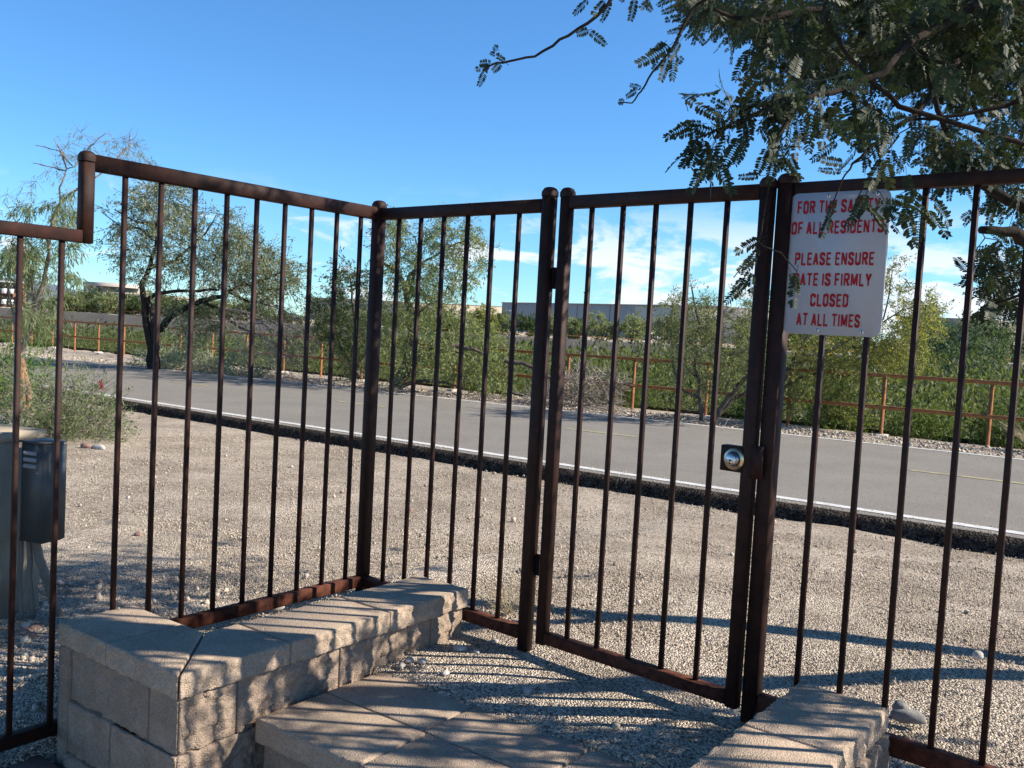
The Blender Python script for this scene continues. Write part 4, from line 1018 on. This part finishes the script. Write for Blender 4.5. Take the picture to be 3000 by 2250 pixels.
# ================================================================ overhanging mesquite (near, upper right)
PIN = []; PQ = []
def add_pinna(seed, npair, curl, fold):
    r_ = np.random.default_rng(seed); V = []; Q = []
    def bend(x, y, z): return (x, y, z-curl*x*x)
    for i in range(4):
        k = len(V); x0, x1 = i/4, (i+1)/4
        V.extend([bend(x0, -.007, 0), bend(x1, -.006, 0), bend(x1, .006, 0), bend(x0, .007, 0)]); Q.append((k, k+1, k+2, k+3))
    for i in range(npair):
        x = .10+.88*i/(npair-1); L0 = .185*math.sin(math.pi*(.24+.64*i/(npair-1)))**.6
        for sg_ in (-1, 1):
            if r_.random() < .06: continue
            L_ = L0*(.85+.3*r_.random()); hw = .036*(.88+.3*r_.random()); f = fold+.10*r_.normal(); sk = .06+.02*r_.normal()
            cy, cz = math.cos(f), math.sin(f); y0 = .006*sg_
            def pt(t, w): return bend(x+sk*t+w, y0+sg_*L_*t*cy, L_*t*cz)
            k = len(V)
            V.extend([pt(0, -.006), pt(.35, -hw), pt(.8, -hw*.95), pt(1., -hw*.3), pt(1., hw*.4), pt(.75, hw), pt(.3, hw*.9), pt(0, .006)])
            Q.extend([(k, k+1, k+6, k+7), (k+1, k+2, k+5, k+6), (k+2, k+3, k+4, k+5)])
    return np.array(V, float), Q
PVS = [add_pinna(1, 13, .10, .1), add_pinna(2, 15, .28, .35), add_pinna(3, 12, -.08, .6), add_pinna(4, 14, .18, -.1)]
rg = np.random.default_rng(91)
nm_ = thing('overhanging_mesquite', 'dark leafy mesquite overhanging the fence from the upper right corner', 'tree', (3.3, 3.3, -.1))
mb, ml = MB(), MB()
cA = lambda L_, y: pix(L_, y, 2.212, 2000, 0)
cB = lambda L_, y: pix(L_, y, 2.212, 1350, 0)
trunk1 = np.array([(3.35, 3.30, -.15), (3.22, 3.34, .5), (3.02, 3.39, 1.0), (2.92, 3.46, 1.6), (2.85, 3.52, 2.2), (2.75, 3.5, 3.0)])
trunk2 = np.array([(3.34, 3.29, .2), (3.1, 3.16, .8), (2.80, 2.93, 1.12), (2.45, 2.65, 1.6), (2.2, 2.4, 2.2), (1.9, 2.1, 2.8)])
def join(limb, j): return np.concatenate([np.array([j]), limb])
limbs = [(trunk1, .075, .03), (trunk2, .065, .022),
    (join(cA([(2212, 1560, 3.1), (2150, 1500, 3.05), (1930, 1490, 3.)], 3.), trunk1[3]), .03, .012),
    (join(cA([(2212, 1345), (2060, 1265), (1950, 1200), (1850, 1080), (1745, 1000), (1700, 830), (1640, 650), (1560, 420)], 3.1), trunk1[3]), .022, .007),
    (join(cA([(2212, 20, 2.7), (2050, 110, 2.6), (1900, 260, 2.5), (1700, 500, 2.4), (1500, 760, 2.2), (1250, 930, 2.1), (1100, 1060, 2.05)], 2.5), trunk2[4]), .012, .003),
    (join(cA([(2212, 640), (2100, 685), (1900, 725), (1600, 775), (1480, 768)], 2.3), trunk2[3]), .008, .003),
    (join(cA([(1400, 690), (1200, 500), (1030, 300), (930, 130), (900, -60)], 2.2), trunk2[3]), .007, .004),
    (join(cA([(2100, -120, 2.3), (1500, 250, 2.2), (1300, 480, 2.1), (970, 600, 2.05), (760, 640, 2.), (560, 680, 2.), (310, 690, 2.)], 2.), trunk2[5]), .012, .0028),
    (cA([(770, 640, 2.), (690, 780, 1.98), (620, 880, 1.97), (590, 990, 1.96), (560, 1110, 1.95)], 2.), .004, .002),
    (cA([(560, 690), (400, 780), (200, 850), (90, 900), (10, 1090)], 1.97), .0035, .0014),
    (join(cA([(1500, -200, 2.5), (900, 60, 2.4), (540, 125, 2.3), (380, 118, 2.25), (200, 60, 2.2)], 2.3), trunk2[5]), .012, .004),
    (cB([(1010, -90), (970, 0), (910, 75), (820, 152), (640, 256), (480, 366), (300, 400), (220, 410), (150, 440)], 1.9), .0042, .0016),
    (cB([(1640, -40), (1500, 60), (1440, 170), (1400, 260), (1360, 330), (1240, 470), (1170, 590), (1110, 668), (1030, 664)], 2.05), .004, .0012),
    (join(cA([(200, -300, 2.1), (-400, -220, 1.95), (-300, -60, 1.9)], 2.), trunk2[5]), .01, .005),
    (cA([(1100, 1060), (1030, 1170), (980, 1300), (920, 1450)], 2.0), .0022, .001), (cA([(1400, 880), (1250, 1060), (1150, 1250), (1080, 1420)], 2.05), .0022, .001),
    (cA([(560, 1190), (510, 1500), (460, 1640), (330, 1800)], 1.98), .002, .001), (cA([(480, 1560), (640, 1640), (740, 1760)], 1.98), .0018, .001),
    (cA([(2212, 1900), (2050, 1960), (1900, 2040), (1800, 2080)], 2.6), .004, .0015)]
tg = []; dn = []
def addc(P_, n, y0, dy): tg.append(crown(poly(P_, 2.212, 2000, 0), n, y0, dy, rg)); dn.extend([n])
addc([(-100, -60), (2300, -60), (2300, 900), (2000, 700), (1500, 620), (1300, 560), (900, 600), (560, 420), (520, 260), (100, 160)], 400, 3.7, .7)
addc([(1150, -60), (2300, -60), (2300, 620), (1600, 560), (1250, 330)], 190, 3.9, .7)
addc([(-60, -60), (2300, -60), (2300, 520), (1700, 480), (1250, 420), (900, 480), (560, 330), (200, 140)], 120, 2.55, .5)
addc([(180, 640), (560, 480), (1000, 560), (1000, 760), (740, 800), (740, 1000), (560, 1080), (420, 980), (160, 1000), (180, 800)], 20, 1.97, .12)
addc([(1000, 640), (1500, 640), (1500, 900), (1300, 1080), (1000, 1140), (1080, 900), (820, 800)], 11, 2.1, .25)
addc([(1500, 820), (2212, 800), (2212, 1500), (2000, 1400), (1960, 1180), (1560, 1160)], 62, 3.3, .4)
addc([(1400, 1180), (1600, 1230), (1500, 1420), (1360, 1380)], 3, 2.1, .2)
addc([(1950, 1500), (2212, 1480), (2212, 2000), (2060, 2050), (1900, 1750), (1900, 1600)], 22, 2.8, .4)
T = np.concatenate(tg)
D = grow(mb, limbs, T, rg, r_tip=.0016, sag=.02, rmax=.006)
def pinnae(P, d, ln):
    n = len(P); M = frames(d, rg, 0.); M = M*np.asarray(ln)[:, None, None]; w = rg.integers(0, 4, n)
    for q in range(4):
        if (w == q).any(): ml.inst(*PVS[q], P[w == q], M[w == q])
for k in range(3):                                # leaves of two to four pinnae at each twig tip and along it
    pet = unit(D+rg.normal(size=T.shape)*.7); b0 = T-D*(.045*k)
    e = b0+pet*(.012+.02*rg.random((len(T), 1)))
    for a, b in zip(b0, e): mb.tube([a, b], [.0009, .0006], 3, cap=False)
    for w in range(2):
        dd = unit(pet*.8+rg.normal(size=T.shape)*.55-np.array([0, 0, .75])); pinnae(e, dd, .05+.042*rg.random(len(T)))
# placed sprays: (crop base x, y, tip x, y, distance)
SP = [(970, 0, 920, 145, 1.9), (940, 0, 845, 105, 1.9), (830, -5, 738, 92, 1.9), (830, 195, 750, 222, 1.9), (830, 200, 938, 290, 1.9), (290, 405, 210, 330, 1.9), (240, 322, 212, 300, 1.9), (260, 410, 205, 460, 1.9), (200, 412, 125, 408, 1.9), (190, 425, 100, 456, 1.9), (165, 440, 115, 552, 1.9),
      (1130, -10, 1098, 142, 1.95), (1190, 20, 1240, 68, 1.95), (1230, 0, 1160, 66, 1.95), (1055, -20, 1035, 8, 1.95), (1365, 285, 1150, 440, 2.05), (1320, 275, 1262, 320, 2.05), (1425, 265, 1345, 390, 2.05), (1385, 330, 1370, 515, 2.05), (1345, 370, 1285, 528, 2.05), (1290, 400, 1245, 455, 2.05), (1400, 410, 1435, 375, 2.05),
      (1175, 570, 1100, 545, 2.05), (1140, 585, 1068, 622, 2.05), (1060, 664, 1022, 655, 2.05), (1440, 110, 1320, 130, 2.06), (1440, 190, 1345, 220, 2.06), (1500, 190, 1580, 285, 2.1), (1480, 90, 1420, 40, 2.06)]
SPA = [(130, 800, 5, 800, 1.97), (280, 700, 190, 640, 1.97), (300, 720, 165, 705, 1.97), (90, 890, 5, 1095, 1.97), (100, 890, 50, 1090, 1.97), (130, 890, 170, 1150, 1.97), (300, 850, 205, 1130, 1.97), (380, 880, 260, 1110, 1.97), (420, 900, 340, 1070, 1.97), (760, 840, 700, 1040, 1.98), (560, 960, 530, 1090, 1.97), (500, 1140, 360, 1148, 1.96), (600, 1000, 560, 1190, 1.96), (690, 1010, 760, 1170, 1.98),
       (1010, 910, 840, 1030, 2.), (1050, 1060, 870, 1040, 2.), (1040, 1110, 880, 1108, 2.), (1320, 1020, 1180, 1230, 2.05), (1200, 1240, 1060, 1460, 2.05), (1190, 1250, 1110, 1440, 2.05), (985, 1290, 940, 1420, 2.0), (960, 1400, 895, 1550, 2.0), (1430, 1000, 1400, 1120, 2.05), (1450, 1120, 1470, 1300, 2.1), (1480, 870, 1440, 1060, 2.1),
       (510, 1545, 330, 1640, 1.98), (500, 1600, 400, 1780, 1.98), (470, 1660, 355, 1760, 1.98), (440, 1750, 370, 1890, 1.98), (450, 1760, 440, 1900, 1.98), (420, 1820, 280, 1960, 1.98), (400, 1800, 330, 1880, 1.98), (700, 1760, 745, 1880, 1.98), (740, 1770, 700, 1990, 1.98), (2000, 760, 1990, 1000, 2.2), (2060, 740, 2040, 960, 2.2), (1480, 830, 1460, 1010, 2.2)]
for lst, cf in ((SP, cB), (SPA, cA)):
    B = np.array([cf([(a, b)], y)[0] for a, b, c, d, y in lst]); E_ = np.array([cf([(c, d)], y)[0] for a, b, c, d, y in lst])
    ln = np.linalg.norm(E_-B, axis=1)
    x = unit(E_-B); vd = unit(B-CC); tilt = rg.normal(size=B.shape)*.28
    y_ = unit(np.cross(vd+tilt, x)); z_ = np.cross(x, y_); Mx = np.stack([x*ln[:, None], y_*np.clip(ln, .045, .085)[:, None], z_*ln[:, None]], -1)
    for q in range(4): ml.inst(*PVS[q], B[q::4], Mx[q::4])
    for a, b in zip(B, E_): mb.tube([a-(b-a)*.25, a], [.0007, .0006], 3, cap=False)
# crown outside the frame that shades the wall and the gravel
Tx = np.concatenate([np.array([2.6, 4.4, 2.8])+rg.normal(size=(60, 3))*np.array([.6, .4, .4]), np.array([1.35, 3.05, 3.15])+rg.normal(size=(150, 3))*np.array([.6, .45, .26]), np.array([2.1, 2.36, 1.25])+rg.normal(size=(105, 3))*np.array([.28, .17, .26]), np.array([2.45, 2.33, 1.22])+rg.normal(size=(60, 3))*np.array([.25, .14, .2]), np.array([2.35, 4.1, 2.5])+rg.normal(size=(60, 3))*np.array([.35, .3, .3])])
pr = np.array([CM@(p-CC) for p in Tx]); uu = 1500+F*pr[:, 0]/pr[:, 2]; vv = 1125-F*pr[:, 1]/pr[:, 2]
Tx = Tx[(uu > 3030) | (vv < -40)]
Tx = np.concatenate([Tx, np.array([2.9, 1.5, 2.7])+rg.normal(size=(34, 3))*np.array([.5, .3, .45])])
Dx = grow(mb, limbs[:2], Tx, rg, r_tip=.002, sag=.03, rmax=.012)
for k in range(3):
    for w in range(2):
        dd = unit(Dx+rg.normal(size=Tx.shape)*.8-np.array([0, 0, .5])); pinnae(Tx-Dx*.05*k, dd, .06+.03*rg.random(len(Tx)))
To = np.array([1.1, -.3, 3.2])+rg.normal(size=(420, 3))*np.array([1.5, 1.0, .45]); To = To[(To[:, 2] > 2.5) & (To[:, 1] < 1.35)]  # unseen canopy added over and behind the camera to cut skylight on the blocks
Do = grow(mb, [(np.array([trunk2[5], (1.6, 1.4, 3.1), (1.2, .4, 3.3), (.6, -.8, 3.4)]), .03, .01), (np.array([(1.6, 1.4, 3.1), (.4, .9, 3.2), (-.8, .2, 3.3)]), .02, .008)], To, rg, r_tip=.003, sag=.03, rmax=.012)
for k in range(6): pinnae(To-Do*.06*(k % 3), unit(Do+rg.normal(size=To.shape)*.9), .15+.06*rg.random(len(To)))
mb.build('branches', mat('mesquite_bark', (.048, .038, .031), .95, (.026, .021, .018), 18, bump=.8, bscale=60), nm_, smooth=True); ml.build('crown', M_lfnear, nm_)

# ================================================================ loose stones and grit
OCT = np.array([(1, 0, 0), (-1, 0, 0), (0, 1, 0), (0, -1, 0), (0, 0, 1), (0, 0, -1)], float)
OF = [(0, 2, 4), (2, 1, 4), (1, 3, 4), (3, 0, 4), (2, 0, 5), (1, 2, 5), (3, 1, 5), (0, 3, 5)]
rg = np.random.default_rng(95); m = MB()
def grit(n, box, r0, r1, keep=None, pw=3.):
    x = box[0]+(box[1]-box[0])*rg.random(n); y = box[2]+(box[3]-box[2])*rg.random(n)
    ax, ay = x-O[0], y-O[1]; a = ax*U[0]+ay*U[1]; b = ax*W[0]+ay*W[1]
    qx, qy = x-P0[0], y-P0[1]; d = qx*ND[0]+qy*ND[1]
    bad = (d > -.3) | ((a > -.02) & (a < 1.15) & (b > -.01) & (b < .245)) | ((a > -.02) & (a < .25) & (b > 0) & (b < .60)) | ((a < .745) & (b < .05) & (b > -1.2)) | ((a < 1.13) & (b < -1.17) & (b > -1.45)) | ((a < .1) & (b < .45))
    k = ~bad; x, y = x[k], y[k]; n = len(x)
    r = r0+(r1-r0)*rg.random(n)**pw
    M = frames(rg.normal(size=(n, 3)), rg)*(r[:, None]*(.55+.6*rg.random((n, 3))))[:, None, :]
    m.inst(OCT, OF, np.stack([x, y, ground(x, y)+r*.35], -1), M)
grit(46000, (-2.6, 2.2, 1.3, 3.6), .002, .0066)
grit(60000, (-3.4, 3.2, 3.2, 5.6), .0024, .0078)
grit(46000, (-5.5, 4.2, 5.2, 10.5), .0034, .010)
grit(700, (-5.5, 3.5, 2.0, 9.5), .007, .024, pw=4)
grit(900, (-2.2, -1.1, 1.9, 4.2), .008, .024)
for dlo in (0., 1.):
    n = 2600; s_ = -5+22*rg.random(n); e_ = rg.random(n)**2.2*.5; d_ = np.where(dlo == 0., dnear(s_)-.18+e_*.6, dfar(s_)+.12-e_*1.2)
    P = np.array([fsd(a, b, zpath(a)+.003) for a, b in zip(s_, d_)]); m.inst(OCT, OF, P, frames(rg.normal(size=(n, 3)), rg)*(.003+.007*rg.random(n)**3)[:, None, None])
# far shoulder
n = 9000; s_ = -6+40*rg.random(n); d_ = dfar(s_)+.16+1.6*rg.random(n); P = np.array([fsd(a, b) for a, b in zip(s_, d_)])
P[:, 2] = ground(P[:, 0], P[:, 1]); r = .008+.03*rg.random(n)**3
m.inst(OCT, OF, P+np.array([0, 0, .006]), frames(rg.normal(size=(n, 3)), rg)*r[:, None, None])
tag(m.build('gravel_chips', M_peb), 'loose tan gravel chips scattered over the ground', 'gravel', kind='stuff')
m = MB()                                             # thin dry litter on the gravel
for q in range(800):
    x, y = -4.5+7*rg.random(), 2.9+6*rg.random()**1.4
    if (x-P0[0])*ND[0]+(y-P0[1])*ND[1] > -.4: continue
    th = rg.random()*6.28; L_ = .02+.12*rg.random()**3; z = float(ground(x, y))+.012
    p = np.array([x, y, z]); d = np.array([math.cos(th), math.sin(th), 0])*L_
    m.tube([p, p+d*.5+np.array([0, 0, .01]), p+d], [.0018, .0022, .001], 3, cap=False)
for q in range(900):                                 # litter under the trees across the path
    s_ = 2+16*rg.random(); p = fsd(s_, dfar(s_)+.2+1.1*rg.random()**1.5); p[2] = float(ground(p[0], p[1]))+.02
    d = unit(rg.normal(size=3)*np.array([1, 1, .25]))*(.12+.3*rg.random()); m.tube([p, p+d*.5+np.array([0, 0, .03]), p+d], [.005, .005, .003], 3, cap=False)
tag(m.build('twig_litter', M_dead), 'dry twig litter on the gravel', 'litter', kind='stuff')
def stone(nm, label, u, v, z, rx, ry, rz, mt, seed, rot=0., group=None):
    c = atz(u, v, z); V = []; Q = []; n, k = 9, 14
    if z < -.03:
        for _ in range(12): c = atz(u, v, float(ground(c[0], c[1]))+rz*.45)
    for i in range(n+1):
        ph = math.pi*i/n
        for j in range(k):
            th = 2*math.pi*j/k; d = Vector((math.sin(ph)*math.cos(th), math.sin(ph)*math.sin(th), math.cos(ph)))
            f = 1+.22*noise.noise(d*1.6+Vector((seed, 0, 0)))+.06*noise.noise(d*5+Vector((seed, 0, 0)))
            x, y = d.x*rx*f, d.y*ry*f
            V.append((c[0]+x*math.cos(rot)-y*math.sin(rot), c[1]+x*math.sin(rot)+y*math.cos(rot), c[2]+d.z*rz*f))
    for i in range(n):
        for j in range(k): Q.append((i*k+j, i*k+(j+1) % k, (i+1)*k+(j+1) % k, (i+1)*k+j))
    mm = MB(); mm.add(V, Q); return tag(mm.build(nm, mt, smooth=True), label, 'stone', group)
stone('stone', 'pale egg shaped stone at the foot of the gate latch post', 1600+1615/2.949, 1700+1140/2.949, .010, .013, .010, .015, M_stone_w, 1)
stone('stone', 'small flat pale stone right beside the egg shaped one', 1600+1680/2.949, 1700+1190/2.949, .006, .014, .008, .006, M_stone_w, 2, -.4)
stone('stone', 'long grey stone lying against the right block wall', 2100+1375/2.458, 1800+735/2.458, .03, .052, .02, .02, M_stone_g, 3, -.25)
stone('stone', 'angular grey stone behind the long one at the right wall', 2100+1320/2.458, 1800+670/2.458, .03, .022, .02, .02, M_stone_g, 4)
stone('stone', 'lone pale block of stone on the gravel behind the right panel', 2100+1880/2.458, 1800+295/2.458, .0, .020, .016, .017, M_stone_w, 5)
stone('stone', 'rounded pink stone tucked behind the wall caps in the corner nook', 700+245/2.212, 1600+395/2.212, .04, .030, .016, .014, M_stone_w, 6, .6)
for k, (x, y, r_, lb) in enumerate(((1430, 665, .018, 'flat white stone near the end of the left wall'), (1105, 738, .014, 'white stone touching the corner of the step'), (1055, 770, .012, 'white stone lying on the far corner of the step'),
        (1540, 685, .012, 'white stone between the wall end and the gate hinge'), (1660, 617, .011, 'white stone nearest the gate hinge post'), (1820, 622, .011, 'white stone under the gate near the hinge'),
        (1340, 822, .012, 'white stone at the edge of the step on the gravel patch'), (1870, 935, .014, 'white stone in the middle of the shaded gravel patch'), (1190, 745, .014, 'second white stone beside the step corner'))):
    stone('stone', lb, 700+x/2.212, 1600+y/2.212, .006, r_*1.3, r_*.9, r_*.7, M_stone_w, 10+k, k*.7, 'white stones on the gravel patch')
stone('stone', 'brown stone left of the pale wedge below the feathery shrub', 253, 1308, -.22, .055, .04, .035, M_stone_r, 30)
stone('stone', 'pale wedge shaped stone below the feathery shrub', 290, 1312, -.22, .08, .035, .03, M_stone_w, 31, -.5)
stone('stone', 'reddish stone on the gravel behind the corner post', 880/1, 1500, -.08, .022, .016, .012, M_stone_r, 32)
stone('stone', 'orange brown stone on the gravel right of the corner post', 1200, 1494, -.09, .028, .022, .014, M_stone_r, 33)
stone('stone', 'dark red stone on the open gravel left of the corner post', 405, 1566, -.12, .024, .02, .014, M_stone_r, 34)
for k, (u, v) in enumerate(((72, 1850), (100, 1842), (122, 1835), (90, 1862))):
    stone('stone', 'rounded pinkish cobble in the row below the utility box', u, v, -.17, .026, .02, .016, M_stone_r, 40+k, k, 'cobbles below the utility box')
# dry weed by the hinge post
rg = np.random.default_rng(97); c = atz(1490, 1795, .01); t = thing('dry_weed', 'dry leafless weed behind the corner panel beside the hinge post', 'weed', c)
m = MB()
for q in range(34):
    d = unit(np.array([rg.normal()*.8, rg.normal()*.8, 1.])); L_ = .06+.14*rg.random()
    b = c+d*L_; m.tube([c+rg.normal(size=3)*.006, c+d*L_*.5+rg.normal(size=3)*.012, b], [.0012, .001, .0005], 3, cap=False)
    for w in range(3):
        p = c+d*L_*(.4+.5*rg.random()); m.tube([p, p+unit(d+rg.normal(size=3)*.9)*.04], [.0008, .0004], 3, cap=False)
m.build('stems', M_straw, t)
